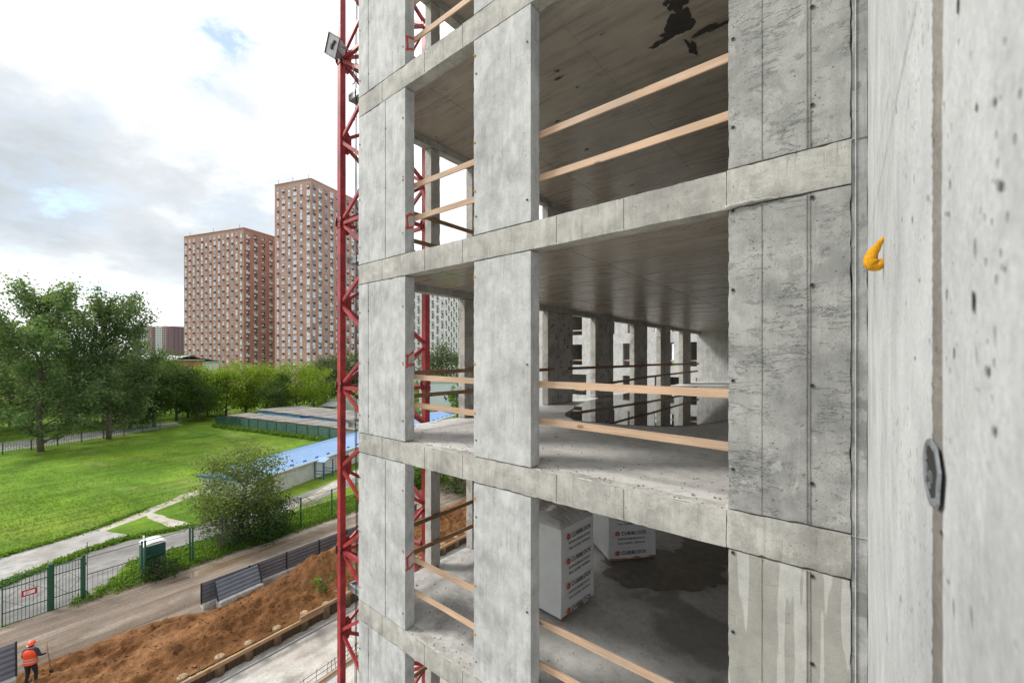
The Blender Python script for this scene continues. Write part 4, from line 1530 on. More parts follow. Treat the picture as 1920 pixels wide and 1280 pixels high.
def cabin():
    p = G(286, 1072)
    root = empty('portable_toilet', p, SROT, 'dark green portable toilet cabin with white domed roof behind the green fence', 'toilet cabin')
    M_CAB = simple('cabin_green', (0.012, 0.075, 0.058), .45, 0, .2, 3.0)
    M_CABW = simple('cabin_white', (0.72, 0.75, 0.76), .4)
    w, d, h = 1.08, 1.1, 1.98
    mb = MB(); mb.box(-w / 2, w / 2, -d / 2, d / 2, .06, h); b = mb.build('body', M_CAB, root)
    mb = MB()
    for k in range(6):
        x = -w / 2 + .1 + k * (w - .2) / 5
        mb.box(x - .02, x + .02, -d / 2 - .02, -d / 2 + .001, .15, h - .12)
    tag(mb.build('rib', M_CAB, b), kind='stuff')
    mb = MB(); mb.box(-w / 2 - .03, w / 2 + .03, -d / 2 - .03, d / 2 + .03, 0, .06); mb.build('skid', M_BOLT, root)
    mb = MB()

    def dome(s, t):
        x = (s - .5) * (w + .08); y = (t - .5) * (d + .08)
        e = min(min(s, 1 - s), min(t, 1 - t)) * 2
        return (x, y, h + .02 + .16 * (1 - (2 * s - 1) ** 2) ** .5 + (.04 if e > .1 else -.05))
    mb.grid(dome, 16, 8); mb.box(-w / 2 - .03, w / 2 + .03, -d / 2 - .03, d / 2 + .03, h - .03, h + .05)
    mb.build('roof', M_CABW, root)
    mb = MB(); mb.box(w / 2 - .001, w / 2 + .022, -d / 2 + .15, d / 2 - .15, .15, h - .1); dr = mb.build('door', M_CAB, root)
    mb = MB(); mb.box(w / 2 + .022, w / 2 + .05, d / 2 - .28, d / 2 - .2, .95, 1.1); mb.build('handle', M_CABW, dr)
    mb = MB(); mb.tube([(-.35, .4, h + .1), (-.35, .4, h + .42)], .05, 8); mb.build('vent_pipe', M_CABW, root)


cabin()

# ================================================================== CORRUGATED HOARDING ON CONCRETE BLOCKS
M_CORR = simple('steel_sheet', (0.155, 0.175, 0.215), .42, .35, .15, 2.0)
M_BLOCK = concrete('barrier_block', (0.50, 0.48, 0.45), .15, .1, .8)
M_BPOST = simple('black_post', (0.02, 0.02, 0.022), .6)


def corr_mesh(w, h, name='steel_sheet'):
    """horizontally ribbed sheet, foot at z=0"""
    mb = MB()
    n = max(8, int(h / .055))
    prof = []
    for k in range(n + 1):
        z = h * k / n
        o = .016 if (k % 4) in (1, 2) else 0.0
        prof.append((o, z))
    for (y0, z0), (y1, z1) in zip(prof[:-1], prof[1:]):
        mb.poly([(0, -y0, z0), (w, -y0, z0), (w, -y1, z1), (0, -y1, z1)])
        mb.poly([(0, -y0 + .004, z0), (0, -y1 + .004, z1), (w, -y1 + .004, z1), (w, -y0 + .004, z0)])
    return mb.mesh(name, M_CORR)


def hoarding(name, p, rot, segs, h, hb, label, lean=0.0, blockw=.5):
    root = empty(name, p, rot, label, 'hoarding', 'ribbed steel hoardings on concrete blocks')
    s = 0.0
    for w in segs:
        o = link('sheet', corr_mesh(w - .04, h), root, (s + .02, 0, hb)); o.rotation_euler = (lean, 0, 0)
        mb = MB(); mb.rough_box(s + .01, s + w - .01, -blockw * .45, blockw * .45, -.03, hb, .12, .006, .02, nxt())
        mb.build('block', M_BLOCK, root)
        mb = MB(); mb.box(-.03, .03, -.05, .012, 0, h + .04)
        q = mb.build('post', M_BPOST, root, (s, 0, hb)); q.rotation_euler = (lean, 0, 0)
        s += w
    mb = MB(); mb.box(-.03, .03, -.05, .012, 0, h + .04)
    q = mb.build('post', M_BPOST, root, (s, 0, hb)); q.rotation_euler = (lean, 0, 0)
    return root


p0 = G(377, 1143)
s0, n0 = to_site(p0)
hoarding('hoarding', site(s0, n0, GZ + .05), SROT, [2.45, 2.2, 2.2, 2.1, 2.2, 2.2, 2.2], 1.12, .28, 'long grey blue ribbed steel hoarding beside the muddy track')
p1 = G(402, 1140)
s1, n1 = to_site(p1)
hoarding('hoarding', site(s1 + .05, n1 - .35, GZ + .06), SROT + .06, [2.35], 1.05, .42, 'single ribbed steel panel tipped back on a white block before the long hoarding', -.42, .55)
p2 = G(30, 1290)
s2, n2 = to_site(p2)
hoarding('hoarding', site(s2 - 4.4, n2 - .0, GZ + .05), SROT - .03, [2.2, 2.2], 1.35, .55, 'ribbed steel hoarding on a grey block beside the worker', -.12, .6)


# ================================================================== WORKER
def worker():
    foot = G(57, 1291)
    fs, fn = to_site(foot)
    zg = GZ + .02 + max(h_dirt(fs, fn), 0)
    root = empty('person', (foot.x, foot.y, zg), 0, 'person in orange safety vest and orange helmet holding a long shovel, seen from behind', 'person')
    # skeleton, facing away from the camera (+Y), slightly to the left
    V = []; E = []; R = []

    def add(p, r, prev=None):
        V.append(p); R.append(r)
        if prev is not None:
            E.append((prev, len(V) - 1))
        return len(V) - 1
    pel = add((0, 0, .98), .135)
    ab = add((0, .01, 1.12), .130, pel); ch = add((0, .02, 1.32), .150, ab); sh = add((0, .015, 1.45), .115, ch)
    nk = add((0, .03, 1.54), .055, sh); hd0 = add((.0, .05, 1.62), .078, nk); hd1 = add((.0, .05, 1.70), .090, hd0); add((.0, .045, 1.765), .062, hd1)
    for sx in (-1, 1):
        hip = add((sx * .10, 0, .90), .098, pel)
        kn = add((sx * .12, .05 if sx < 0 else .10, .50), .062, hip)
        an = add((sx * .13, -.03 if sx < 0 else .08, .10), .043, kn)
        hl = add((sx * .13, -.04 if sx < 0 else .07, .045), .045, an)
        add((sx * .15, .14 if sx < 0 else .25, .035), .036, hl)
        so = add((sx * .20, .02, 1.43), .070, sh)
        if sx < 0:
            el = add((-.29, .03, 1.17), .047, so); wr = add((-.24, .22, 1.02), .032, el)
        else:
            el = add((.32, .02, 1.19), .047, so); wr = add((.345, .24, 1.10), .032, el)
        pm = add((V[wr][0], V[wr][1] + .06, V[wr][2] - .005), .030, wr)
        for q in range(5):
            ang = (q - 2) * .017
            b = V[pm]
            ln = [.05, .075, .082, .076, .06][q]
            k1 = add((b[0] + (ang if q else -.035 * sx), b[1] + ln * .55, b[2] + (.012 if q else .01)), .0095, pm)
            add((b[0] + (ang if q else -.02 * sx) + .01, b[1] + ln * .75, b[2] - .03), .008, k1)
    me = bpy.data.meshes.new('body'); me.from_pydata(V, E, [])
    o = bpy.data.objects.new('body_src', me); COL.objects.link(o)
    sk = o.modifiers.new('skin', 'SKIN'); sk.use_smooth_shade = True
    for i, sv in enumerate(me.skin_vertices[0].data):
        sv.radius = (R[i] * (1.32 if i <= 3 else 1.22 if R[i] > .03 and V[i][2] < 1.5 else 1), R[i] * (.95 if i <= 3 else 1.22 if R[i] > .03 and V[i][2] < 1.5 else 1)); sv.use_root = (i == 0)
    ss = o.modifiers.new('sub', 'SUBSURF'); ss.levels = 2; ss.render_levels = 2
    dg = bpy.context.evaluated_depsgraph_get()
    bm_ = bpy.data.meshes.new_from_object(o.evaluated_get(dg)); bm_.name = 'body'
    bpy.data.objects.remove(o)
    M_TR = simple('work_trousers', (0.018, 0.022, 0.032), .85); M_SL = simple('dark_sleeve', (0.03, 0.028, 0.055), .85)
    M_SK = simple('skin', (0.36, 0.20, 0.13), .6); M_BOOT = simple('boots', (0.015, 0.013, 0.012), .7)
    for m in (M_TR, M_SL, M_SK, M_BOOT): bm_.materials.append(m)
    for p in bm_.polygons:
        c = p.center
        hand = c.y > .27 and c.z > .9
        p.material_index = 2 if (c.z > 1.53 or hand) else 1 if c.z > 1.02 or abs(c.x) > .22 else 3 if c.z < .13 else 0
        p.use_smooth = True
    bd = link('body', bm_, root)
    # vest: a shell round the trunk
    M_VEST = simple('vest_orange', (0.80, 0.075, 0.015), .7, 0, .1, 6.0, .2); M_REF = simple('reflective_band', (0.42, 0.40, 0.36), .4)

    def ring(z):
        w = np.interp(z, [.92, 1.05, 1.2, 1.35, 1.45, 1.5], [.235, .225, .232, .252, .215, .11])
        d = np.interp(z, [.92, 1.05, 1.2, 1.35, 1.45, 1.5], [.185, .172, .175, .180, .145, .085])
        return w, d
    mb = MB()

    def vf(s, t):
        z = .90 + .60 * t; w, d = ring(z); a = 2 * math.pi * s
        wr = 1 + .035 * mnoise.noise(Vector((math.cos(a) * 2.5, math.sin(a) * 2.5, z * 5)))
        return (w * wr * math.copysign(abs(math.cos(a)) ** .8, math.cos(a)), .012 + d * wr * math.sin(a), z)
    mb.grid(vf, 28, 18)
    vs = mb.build('vest', M_VEST, root)
    for zc in (1.00, 1.10):
        mb = MB()
        mb.grid(lambda s, t: (lambda q: (q[0] * 1.02, (q[1] - .012) * 1.03 + .012, q[2]))(vf(s, (zc + .045 * t - .9) / .6)), 28, 2)
        mb.build('reflective_band', M_REF, vs)
    # helmet with brim
    M_HEL = simple('helmet_orange', (0.78, 0.12, 0.06), .35)
    mb = MB()
    mb.grid(lambda s, t: (.125 * math.cos(t * 1.5708) * math.cos(6.2832 * s), .05 + .145 * math.cos(t * 1.5708) * math.sin(6.2832 * s), 1.70 + .135 * math.sin(t * 1.5708)), 20, 8)
    mb.grid(lambda s, t: ((.122 + .022 * t) * math.cos(6.2832 * s), .05 + (.142 + .03 * t + (.035 * t if math.sin(6.2832 * s) > .3 else 0)) * math.sin(6.2832 * s), 1.70 - .012 * t), 20, 1)
    mb.build('helmet', M_HEL, root)
    mb = MB(); mb.grid(lambda s, t: (.097 * math.cos(6.2832 * s), .035 + .10 * math.sin(6.2832 * s), 1.60 + .1 * t), 16, 3)
    mb.build('hair', M_BPOST, root)
    root.rotation_euler = (0, 0, math.radians(12))
    # shovel held in the right hand
    hw = Matrix.Translation(root.location) @ Matrix.Rotation(math.radians(12), 4, 'Z') @ Vector((.355, .355, 1.085))
    sh = empty('shovel', (hw.x + .10, hw.y + .02, zg), 0, 'long wooden handled shovel held upright by the worker', 'shovel')
    mb = MB(); mb.tube([(0.02, 0, .28), (-.10, -.02, 1.08), (-.16, -.03, 1.52)], .019, 8); mb.build('handle', M_RUSTWOOD, sh)
    mb = MB(); mb.grid(lambda s, t: ((s - .5) * .2 * (1 - .35 * (1 - t) ** 2) + .02, .02 * math.cos((s - .5) * 3), -.03 + .33 * t), 6, 6); mb.build('blade', M_BOLT, sh)


worker()


# ================================================================== LOW BUILDINGS ROUND THE FIELD
M_BLUE = simple('blue_roof', (0.22, 0.36, 0.58), .28, .0, .06, 1.0)
M_BLUED = simple('blue_trim', (0.01, 0.085, 0.28), .45, 0, .1, 2.0)
M_WWALL = simple('whitewash', (0.52, 0.52, 0.49), .85, 0, .14, 1.2, .1)
M_WHITE = simple('white_paint', (0.72, 0.73, 0.74), .6, 0, .06, 2.0)
M_GLASS = simple('window_glass', (0.05, 0.065, 0.085), .08, .35, .3, .6)


def pavilion():
    p = Vector((-31.3, 42.2, GZ)); ang = math.atan2(.963, .27)
    # local: x along the length, y to the left (away from the camera side)
    root = empty('blue_roof_pavilion', p, ang, 'long low white building with a shiny blue metal roof by the field', 'building')
    Lg, W, h = 48.0, 6.4, 2.15
    mb = MB(); mb.box(0, Lg, -W, 0, -.05, h); wl = mb.build('wall', M_WWALL, root)
    for x in (0.1, 12, 24, 36, 47.9):
        mb = MB(); mb.box(x - .1, x + .1, -W - .04, -W + .01, 0, h - .02); mb.build('pilaster', M_WWALL, wl)
    mb = MB()
    e = .30
    ridge = h + .62
    mb.poly([(-e, -W - e, h + .02), (Lg + e, -W - e, h + .02), (Lg + e, -W / 2, ridge), (-e, -W / 2, ridge)])
    mb.poly([(-e, -W / 2, ridge), (Lg + e, -W / 2, ridge), (Lg + e, e, h + .02), (-e, e, h + .02)])
    mb.poly([(-e, -W - e, h + .02), (-e, -W / 2, ridge), (-e, e, h + .02)])
    mb.poly([(Lg + e, -W - e, h + .02), (Lg + e, e, h + .02), (Lg + e, -W / 2, ridge)])
    rf = mb.build('roof', M_BLUE, root)
    for k in range(80):
        x = -e + .3 + k * .6
        mb = MB(); mb.bar((x, -W - e, h + .035), (x, -W / 2, ridge + .012), .03, .03); mb.build('roof_rib', M_BLUE, rf)
    mb = MB(); mb.box(-e - .02, Lg + e, -W - e - .04, -W - e, h - .10, h + .05); mb.build('eave_trim', M_WHITE, rf)
    mb = MB(); mb.box(-e, Lg + e, e, e + .04, h - .12, h + .05); mb.build('eave_trim', M_BLUED, rf)
    mb = MB(); mb.box(-e - .05, -e, -W - e, e, h - .14, h + .06); mb.build('gable_trim', M_BLUED, rf)
    k = 0; x = 3.0
    while x < Lg - 1:
        mb = MB(); mb.box(x, x + .5, -W - e + .5, -W - e + .56, h + .13, h + .23); mb.build('snow_guard', M_BLUED, rf); x += 1.9
    for x in (14.5, 22, 31, 40):
        mb = MB(); mb.box(x, x + 1.0, -W - .03, -W + .02, .5, 1.75); mb.build('window', M_WHITE, wl)
    for x in (8.3, 18.8, 27.5):
        g = empty('porch', (0, 0, 0)); g.parent = root
        mb = MB()
        for dx in (0, 1.5):
            mb.box(x + dx - .05, x + dx + .05, -W - 1.35, -W - 1.25, 0, 2.0); mb.box(x + dx - .04, x + dx + .04, -W - .1, -W - .02, 0, 2.0)
            for zz in (.1, .55, .9):
                mb.box(x + dx - .03, x + dx + .03, -W - 1.3, -W - .05, zz - .03, zz + .03)
        bpy.data.objects.remove(g)
        po = mb.build('porch_frame', M_BLUED, root)
        mb = MB()
        mb.poly([(x - .15, -W - 1.5, 2.0), (x + .75, -W - 1.5, 2.32), (x + .75, -W, 2.32), (x - .15, -W, 2.0)]); mb.poly([(x + .75, -W - 1.5, 2.32), (x + 1.65, -W - 1.5, 2.0), (x + 1.65, -W, 2.0), (x + .75, -W, 2.32)])
        mb.build('porch_roof', M_BLUE, po)
        mb = MB(); mb.box(x + .3, x + 1.2, -W - .03, -W + .02, 0, 1.95); mb.build('door', M_WHITE, root)


pavilion()


def sheet_fence():
    a = G(405, 796); b = G(640, 827)
    d = (b - a); ln = d.length; ang = math.atan2(d.y, d.x)
    root = empty('green_sheet_fence', a, ang, 'weathered green sheet metal fence in front of the garages', 'fence')
    M_TEAL = simple('faded_green_sheet', (0.075, 0.17, 0.135), .6, .1, .3, .8)
    n = 13; w = ln / n
    M_TEAL2 = simple('dark_green_sheet', (0.03, 0.10, 0.07), .6, .1, .3, .8)
    for k in range(n):
        mb = MB()
        m = 14
        for q in range(m):
            x0, x1 = w * (k + q / m) + .02, w * (k + (q + 1) / m)
            o = .03 if q % 2 else 0
            mb.poly([(x0, -o, .05), (x1, -o, .05), (x1, -o, 1.85 + .05 * (k % 3)), (x0, -o, 1.85 + .05 * (k % 3))])
            mb.poly([(x1, -o, .05), (x1, -(0 if q % 2 else .03), .05), (x1, -(0 if q % 2 else .03), 1.85), (x1, -o, 1.85)])
        mb.build('sheet', M_TEAL2 if k < 3 else M_TEAL, root)
    for k in range(n + 1):
        mb = MB(); mb.box(w * k - .05, w * k + .05, -.1, -.035, 0, 2.2); mb.build('post', M_GREEN, root)
    mb = MB(); mb.box(0, ln, .01, .05, 1.5, 1.56); mb.build('rail', M_GREEN, root)


sheet_fence()


def garages():
    M_GR = simple('garage_roof_felt', (0.21, 0.195, 0.175), .95, 0, .35, .5, .3)
    M_GW = simple('garage_wall', (0.35, 0.34, 0.33), .9, 0, .2, .8)
    M_GB = simple('garage_blue', (0.10, 0.28, 0.42), .6, 0, .35, .7)
    M_GD = simple('garage_door_blue', (0.01, 0.12, 0.42), .5)
    for gi, (ua, va, ub, vb, dep, h, col, lab) in enumerate(((420, 797.5, 660, 829.5, 4.2, 1.95, M_GW, 'row of grey garages with felt roofs directly behind the green sheet fence'),
                                                             (483, 0, 660, 0, 9.0, 2.45, M_GB, 'row of garages with pale blue fronts behind the nearer garage row'))):
        if gi == 0:
            a = G(ua, va) + Vector((.3, .7, 0)); b = G(ub, vb) + Vector((.3, .7, 0))
        else:
            a = Vector((-55.9, 91.9, GZ)); b = Vector((-29.5, 76.5, GZ))
        d = b - a; ln = d.length
        root = empty('garage_row', a, math.atan2(d.y, d.x), lab, 'garages', 'garage rows')
        mb = MB(); mb.box(0, ln, 0, dep, -.05, h); mb.build('wall', M_GW if gi == 0 else M_GW, root)
        n = int(ln / 3.0); w = ln / n
        for k in range(n):
            mb = MB()
            zz = h + .02 + .05 * math.sin(k * 2.3)
            mb.box(w * k + .01, w * (k + 1) - .01, -.25, dep + .15, zz, zz + .10); mb.build('roof', M_GR, root)
            if gi == 1:
                mb = MB(); mb.box(w * k + .08, w * (k + 1) - .08, -.05, .01, .05, h - .1)
                mb.build('front', M_GD if k == 5 else M_GB, root)
    # small grey shed with a lean-to roof
    p = UY(602, 104)
    r = empty('grey_shed', p, -.25, 'small grey shed with sloping roof beside the whitish wall', 'shed')
    mb = MB(); mb.box(0, 4.2, 0, 3, 0, 2.0); mb.build('wall', M_GW, r)
    mb = MB(); mb.poly([(-.3, -.6, 1.95), (4.5, -.6, 1.95), (4.5, 3.2, 2.7), (-.3, 3.2, 2.7)]); mb.poly([(-.3, -.6, 1.88), (-.3, 3.2, 2.63), (4.5, 3.2, 2.63), (4.5, -.6, 1.88)]); mb.build('roof', M_STEEL, r)
    mb = MB(); mb.box(1.2, 3.2, -.03, .01, 0, 1.8); mb.build('door', M_BPOST, r)
    # whitish wall further back
    p = UY(613, 112)
    r = empty('white_yard_wall', p, -.12, 'whitish yard wall behind the grey shed', 'wall')
    for k in range(4):
        mb = MB(); mb.box(k * 4, k * 4 + 3.95, 0, .25, -.05, 3.0); mb.build('panel', M_WWALL, r)


garages()


def back_yard():
    # seen between the two facade columns
    M_PALE = simple('pale_blue_render', (0.55, 0.60, 0.66), .7, 0, .06, .6)
    r = empty('pale_shed', UY(786, 112), .12, 'pale blue grey windowless shed wall with a few small dark vents', 'shed')
    mb = MB(); mb.box(0, 12.5, 0, 8, -.05, 7.2); wl = mb.build('wall', M_PALE, r)
    mb = MB(); mb.box(-.2, 12.7, -.2, 8.2, 7.2, 7.45); mb.build('roof', M_STEEL, r)
    for k, (x, z) in enumerate(((6.6, 2.9), (7.7, 3.1), (8.3, 3.6), (6.9, 2.4))):
        mb = MB(); mb.box(x, x + .35, -.03, .02, z, z + .8); mb.build('vent', M_BPOST, wl)
    M_SKIP = simple('skip_blue', (0.02, 0.16, 0.40), .5, 0, .2, 2.0)
    M_SKR = simple('skip_red', (0.5, 0.02, 0.03), .5); M_SKG = simple('skip_green', (0.03, 0.30, 0.09), .5); M_SKY = simple('skip_yellow', (0.6, 0.36, 0.02), .5)
    for (u, y, w, d, h, m, lab) in ((806, 92, 5.2, 2.2, 1.7, M_SKIP, 'long blue waste skip in the yard beyond the slab'), (815, 98, 2.0, 1.6, 2.0, M_SKR, 'red container behind the blue skip in the yard'),
                                    (783, 95, 3.0, 1.8, 1.6, M_SKG, 'green container in the yard beside the crane mast'), (803, 99, 1.4, 1.4, 2.0, M_SKY, 'yellow container behind the blue skip in the yard')):
        r = empty('waste_skip', UY(u, y), .2, lab, 'container', 'coloured containers in the yard')
        mb = MB()
        b = [(0, 0, .15), (w, 0, .15), (w, d, .15), (0, d, .15)]; t = [(-.25, -.1, h), (w + .25, -.1, h), (w + .25, d + .1, h), (-.25, d + .1, h)]
        for i in range(4):
            j = (i + 1) % 4
            mb.poly([b[i], b[j], t[j], t[i]])
        mb.poly(b[::-1]); mb.poly([(p[0], p[1], h - .25) for p in t])
        mb.build('body', m, r)
        mb = MB()
        for i in range(4):
            mb.bar(t[i], t[(i + 1) % 4], .10, .10)
        mb.build('rim', m, r)
        mb = MB(); mb.box(.2, w - .2, .1, d - .1, 0, .15); mb.build('skid', M_BOLT, r)


back_yard()


def brick_block():
    M_BR = simple('red_brick_wall', (0.30, 0.13, 0.075), .9, 0, .2, .6, .2)
    M_RF = simple('grey_roof_sheet', (0.40, 0.41, 0.42), .6, .1, .15, .5)
    for (u, y, Lx, dp, h, ang, mat, lab) in ((-120, 108, 55, 14, 13.4, 0.16, M_BR, 'low brick apartment house with grey roof hidden behind the tall trees'),
                                             (272, 140, 13, 16, 12.6, -.1, M_WWALL, 'pale low house with grey roof behind the bright green trees')):
        r = empty('low_house', UY(u, y), ang, lab, 'building')
        mb = MB(); mb.box(0, Lx, 0, dp, -.1, h); wl = mb.build('wall', mat, r)
        mb = MB(); mb.poly([(-.5, -.6, h), (Lx + .5, -.6, h), (Lx + .5, dp / 2, h + 1.2), (-.5, dp / 2, h + 1.2)]); mb.poly([(-.5, dp / 2, h + 1.2), (Lx + .5, dp / 2, h + 1.2), (Lx + .5, dp + .6, h), (-.5, dp + .6, h)])
        mb.box(-.5, Lx + .5, -.6, dp + .6, h - .3, h - .01); rf = mb.build('roof', M_RF, r)
        wm = MB(); wm.box(0, 1.5, -.05, .02, 0, 1.6, 0); wm.box(.1, .70, -.07, -.051, .1, 1.5, 1); wm.box(.8, 1.4, -.07, -.051, .1, 1.5, 1)
        me = wm.mesh('window', [M_WHITE, M_GLASS])
        nf = int(h / 3.1)
        for f in range(nf):
            for k in range(int(Lx / 3.3)):
                link('window', me, wl, (1 + k * 3.3, 0, 1.0 + f * 3.1))


brick_block()


def far_wire_fence():
    a = G(-120, 872); b = G(300, 806)
    d = b - a; ln = d.length
    r = empty('wire_fence', a, math.atan2(d.y, d.x), 'thin dark green wire fence along the far edge of the field', 'fence')
    n = int(ln / 3.0)
    pm = MB(); pm.box(-.05, .05, -.05, .05, 0, 1.7); me = pm.mesh('post', M_GREEN)
    bm2 = MB(); bm2.box(-.012, .012, -.012, .012, .1, 1.5); bme = bm2.mesh('bar', M_GREEN2)
    for k in range(n + 1):
        link('post', me, r, (ln * k / n, 0, 0))
    for z in (.12, .8, 1.55):
        mb = MB(); mb.box(0, ln, -.02, .02, z - .02, z + .02); mb.build('rail', M_GREEN, r)
    for k in range(min(290, int(ln / .3))):
        link('bar', bme, r, (k * .3, 0, 0))


far_wire_fence()
# ================================================================== VEGETATION
def leaf_mat(name, c_lo, c_mid, c_hi, trans=0.35):
    m = bpy.data.materials.new(name); m.use_nodes = True
    nt = m.node_tree; nt.nodes.clear()
    out = N(nt, 'ShaderNodeOutputMaterial')
    at = N(nt, 'ShaderNodeAttribute', attribute_name='tone')
    col = ramp(nt, at.outputs['Fac'], [(0.0, c_lo), (0.55, c_mid), (1.0, c_hi)])
    oi = N(nt, 'ShaderNodeObjectInfo').outputs['Random']
    col = mixc(nt, 1.0, col, ramp(nt, oi, [(0.0, 0.86), (1.0, 1.14)]), 'MULTIPLY')
    b = N(nt, 'ShaderNodeBsdfPrincipled', i_Roughness=0.6)
    b.inputs['Specular IOR Level'].default_value = 0.25
    nt.links.new(col, b.inputs['Base Color'])
    t = N(nt, 'ShaderNodeBsdfTranslucent')
    tcol = mixc(nt, 1.0, col, (1.35, 1.35, 0.55), 'MULTIPLY')
    nt.links.new(tcol, t.inputs[0])
    mx = N(nt, 'ShaderNodeMixShader', i_0=trans)
    nt.links.new(b.outputs[0], mx.inputs[1]); nt.links.new(t.outputs[0], mx.inputs[2])
    nt.links.new(mx.outputs[0], out.inputs[0])
    return m


L_POP = leaf_mat('poplar_leaf', (0.055, 0.108, 0.044), (0.125, 0.195, 0.088), (0.25, 0.32, 0.18), .46)
L_DARK = leaf_mat('dark_leaf', (0.028, 0.060, 0.014), (0.062, 0.115, 0.026), (0.125, 0.185, 0.045), .42)
L_BRIGHT = leaf_mat('bright_leaf', (0.085, 0.145, 0.012), (0.185, 0.275, 0.026), (0.30, 0.39, 0.06), .48)
L_WIL = leaf_mat('willow_leaf', (0.060, 0.085, 0.040), (0.11, 0.145, 0.075), (0.18, 0.215, 0.12), .35)
L_OLIVE = leaf_mat('olive_leaf', (0.075, 0.115, 0.030), (0.155, 0.215, 0.062), (0.30, 0.35, 0.13), .44)
L_BUSH = leaf_mat('bush_leaf', (0.018, 0.042, 0.010), (0.035, 0.075, 0.018), (0.07, 0.13, 0.03), .35)
L_WEED = leaf_mat('weed_leaf', (0.060, 0.13, 0.014), (0.115, 0.21, 0.026), (0.22, 0.31, 0.06), .45)
L_GRASS = leaf_mat('grass_blade', (0.080, 0.165, 0.012), (0.135, 0.235, 0.018), (0.25, 0.33, 0.05), .40)
M_BARK = simple('bark', (0.115, 0.095, 0.075), .95, 0, .35, 5.0, .5)
M_BARKP = simple('pale_bark', (0.22, 0.20, 0.17), .95, 0, .35, 5.0, .5)


def leaves(name, C, size, mat, aspect=.62, droop=.0, up=.35, tone=None):
    """C: n x 3 leaf positions; one small folded quad each"""
    n = len(C)
    nrm = rng.normal(size=(n, 3)); nrm[:, 2] = np.abs(nrm[:, 2]) * (1 + up) + up * .4
    nrm /= np.linalg.norm(nrm, axis=1, keepdims=True)
    t = rng.normal(size=(n, 3)); t[:, 2] -= droop
    t -= (t * nrm).sum(1, keepdims=True) * nrm
    t /= np.linalg.norm(t, axis=1, keepdims=True) + 1e-9
    b = np.cross(nrm, t)
    sz = size * rng.uniform(.6, 1.35, (n, 1))
    V = np.empty((n, 4, 3), np.float32)
    V[:, 0] = C - t * sz * .5; V[:, 1] = C + b * sz * aspect * .5 - t * sz * .05 + nrm * sz * .07
    V[:, 2] = C + t * sz * .5; V[:, 3] = C - b * sz * aspect * .5 - t * sz * .05 + nrm * sz * .07
    me = bpy.data.meshes.new(name)
    me.vertices.add(n * 4); me.loops.add(n * 4); me.polygons.add(n)
    me.vertices.foreach_set('co', V.reshape(-1))
    me.loops.foreach_set('vertex_index', np.arange(n * 4, dtype=np.int32))
    me.polygons.foreach_set('loop_start', np.arange(0, n * 4, 4, dtype=np.int32))
    me.polygons.foreach_set('loop_total', np.full(n, 4, np.int32))
    me.update(calc_edges=True)
    at = me.attributes.new('tone', 'FLOAT', 'FACE')
    tn = np.clip(rng.normal(.5, .2, n) if tone is None else tone + rng.normal(0, .12, n), 0, 1).astype(np.float32)
    at.data.foreach_set('value', tn)
    me.materials.append(mat)
    return me


def poplar(h, r, nleaf, seed, mat, size=.42, z0=.10, lean=0.0, upang=(38, 62), bark=None):
    """upswept tree with separate leaf plumes along the limbs"""
    rnd = random.Random(seed)
    tr = MB()
    trunk = [Vector((lean * h * t * t + .25 * math.sin(t * 5 + seed), .25 * math.cos(t * 4 + seed) - .25, h * .97 * t)) for t in np.linspace(0, 1, 12)]
    tr.tube(trunk, [max(.04, h * .015 * (1 - t) ** .8 + .03) for t in np.linspace(0, 1, 12)], 10)
    C = []; T = []
    nb = 46

    def tp(t):
        x = t * 11; i = min(10, int(x)); return trunk[i].lerp(trunk[i + 1], x - i)
    for k in range(nb):
        t = z0 + (1 - z0) * ((k + rnd.random()) / nb) ** .95
        prof = math.sin(math.pi * min(1, (t - z0 + .12) / (1.12 - z0)) ** .8) ** .65
        ln = r * prof * rnd.uniform(.65, 1.12) + .5
        az = k * 2.4 + rnd.uniform(-.5, .5)
        el = math.radians(rnd.uniform(*upang)) * (.55 + .6 * t)
        st = tp(t * .92)
        d = Vector((math.cos(az) * math.cos(el), math.sin(az) * math.cos(el), math.sin(el)))
        ln3 = ln / max(.35, math.cos(el))
        ln3 = min(ln3, (h * 1.02 - st.z) / max(.2, d.z))
        pts = [st + d * (ln3 * q / 5) + Vector((0, 0, .10 * ln3 * (q / 5) ** 2)) + Vector((rnd.uniform(-1, 1), rnd.uniform(-1, 1), 0)) * .04 * ln3 * (q > 0) for q in range(6)]
        tr.tube(pts, [h * .0055 * (1 - q / 6) + .012 for q in range(6)], 5, cap=False)
        ns = max(3, int(ln3 * 1.5))
        for q in range(ns):
            f = .28 + .72 * (q + rnd.random()) / ns
            x = f * 5; i = min(4, int(x)); c = pts[i].lerp(pts[i + 1], x - i)
            off = Vector((rnd.gauss(0, 1), rnd.gauss(0, 1), rnd.gauss(0, .6))) * (.10 * ln3 * (1.15 - f) + .25)
            e = c + off
            tr.tube([c, e], [.018, .006], 4, cap=False)
            C.append((e, .55 + .30 * rnd.random(), rnd.gauss(.5, .17), d))
    per = max(4, nleaf // len(C))
    P = []; TN = []
    for e, rad, tone, d in C:
        q = rng.normal(size=(per, 3)) * np.array([rad, rad, rad * .95]) * .62
        # stretched along the limb
        dv = np.array(d); q += np.outer(rng.normal(0, .55, per), dv)
        P.append(np.array(e) + q); TN.append(np.full(per, tone))
    P = np.concatenate(P); TN = np.concatenate(TN)
    cm = leaves('crown', P, size, mat, tone=TN)
    return tr.mesh('trunk', bark or M_BARK), cm


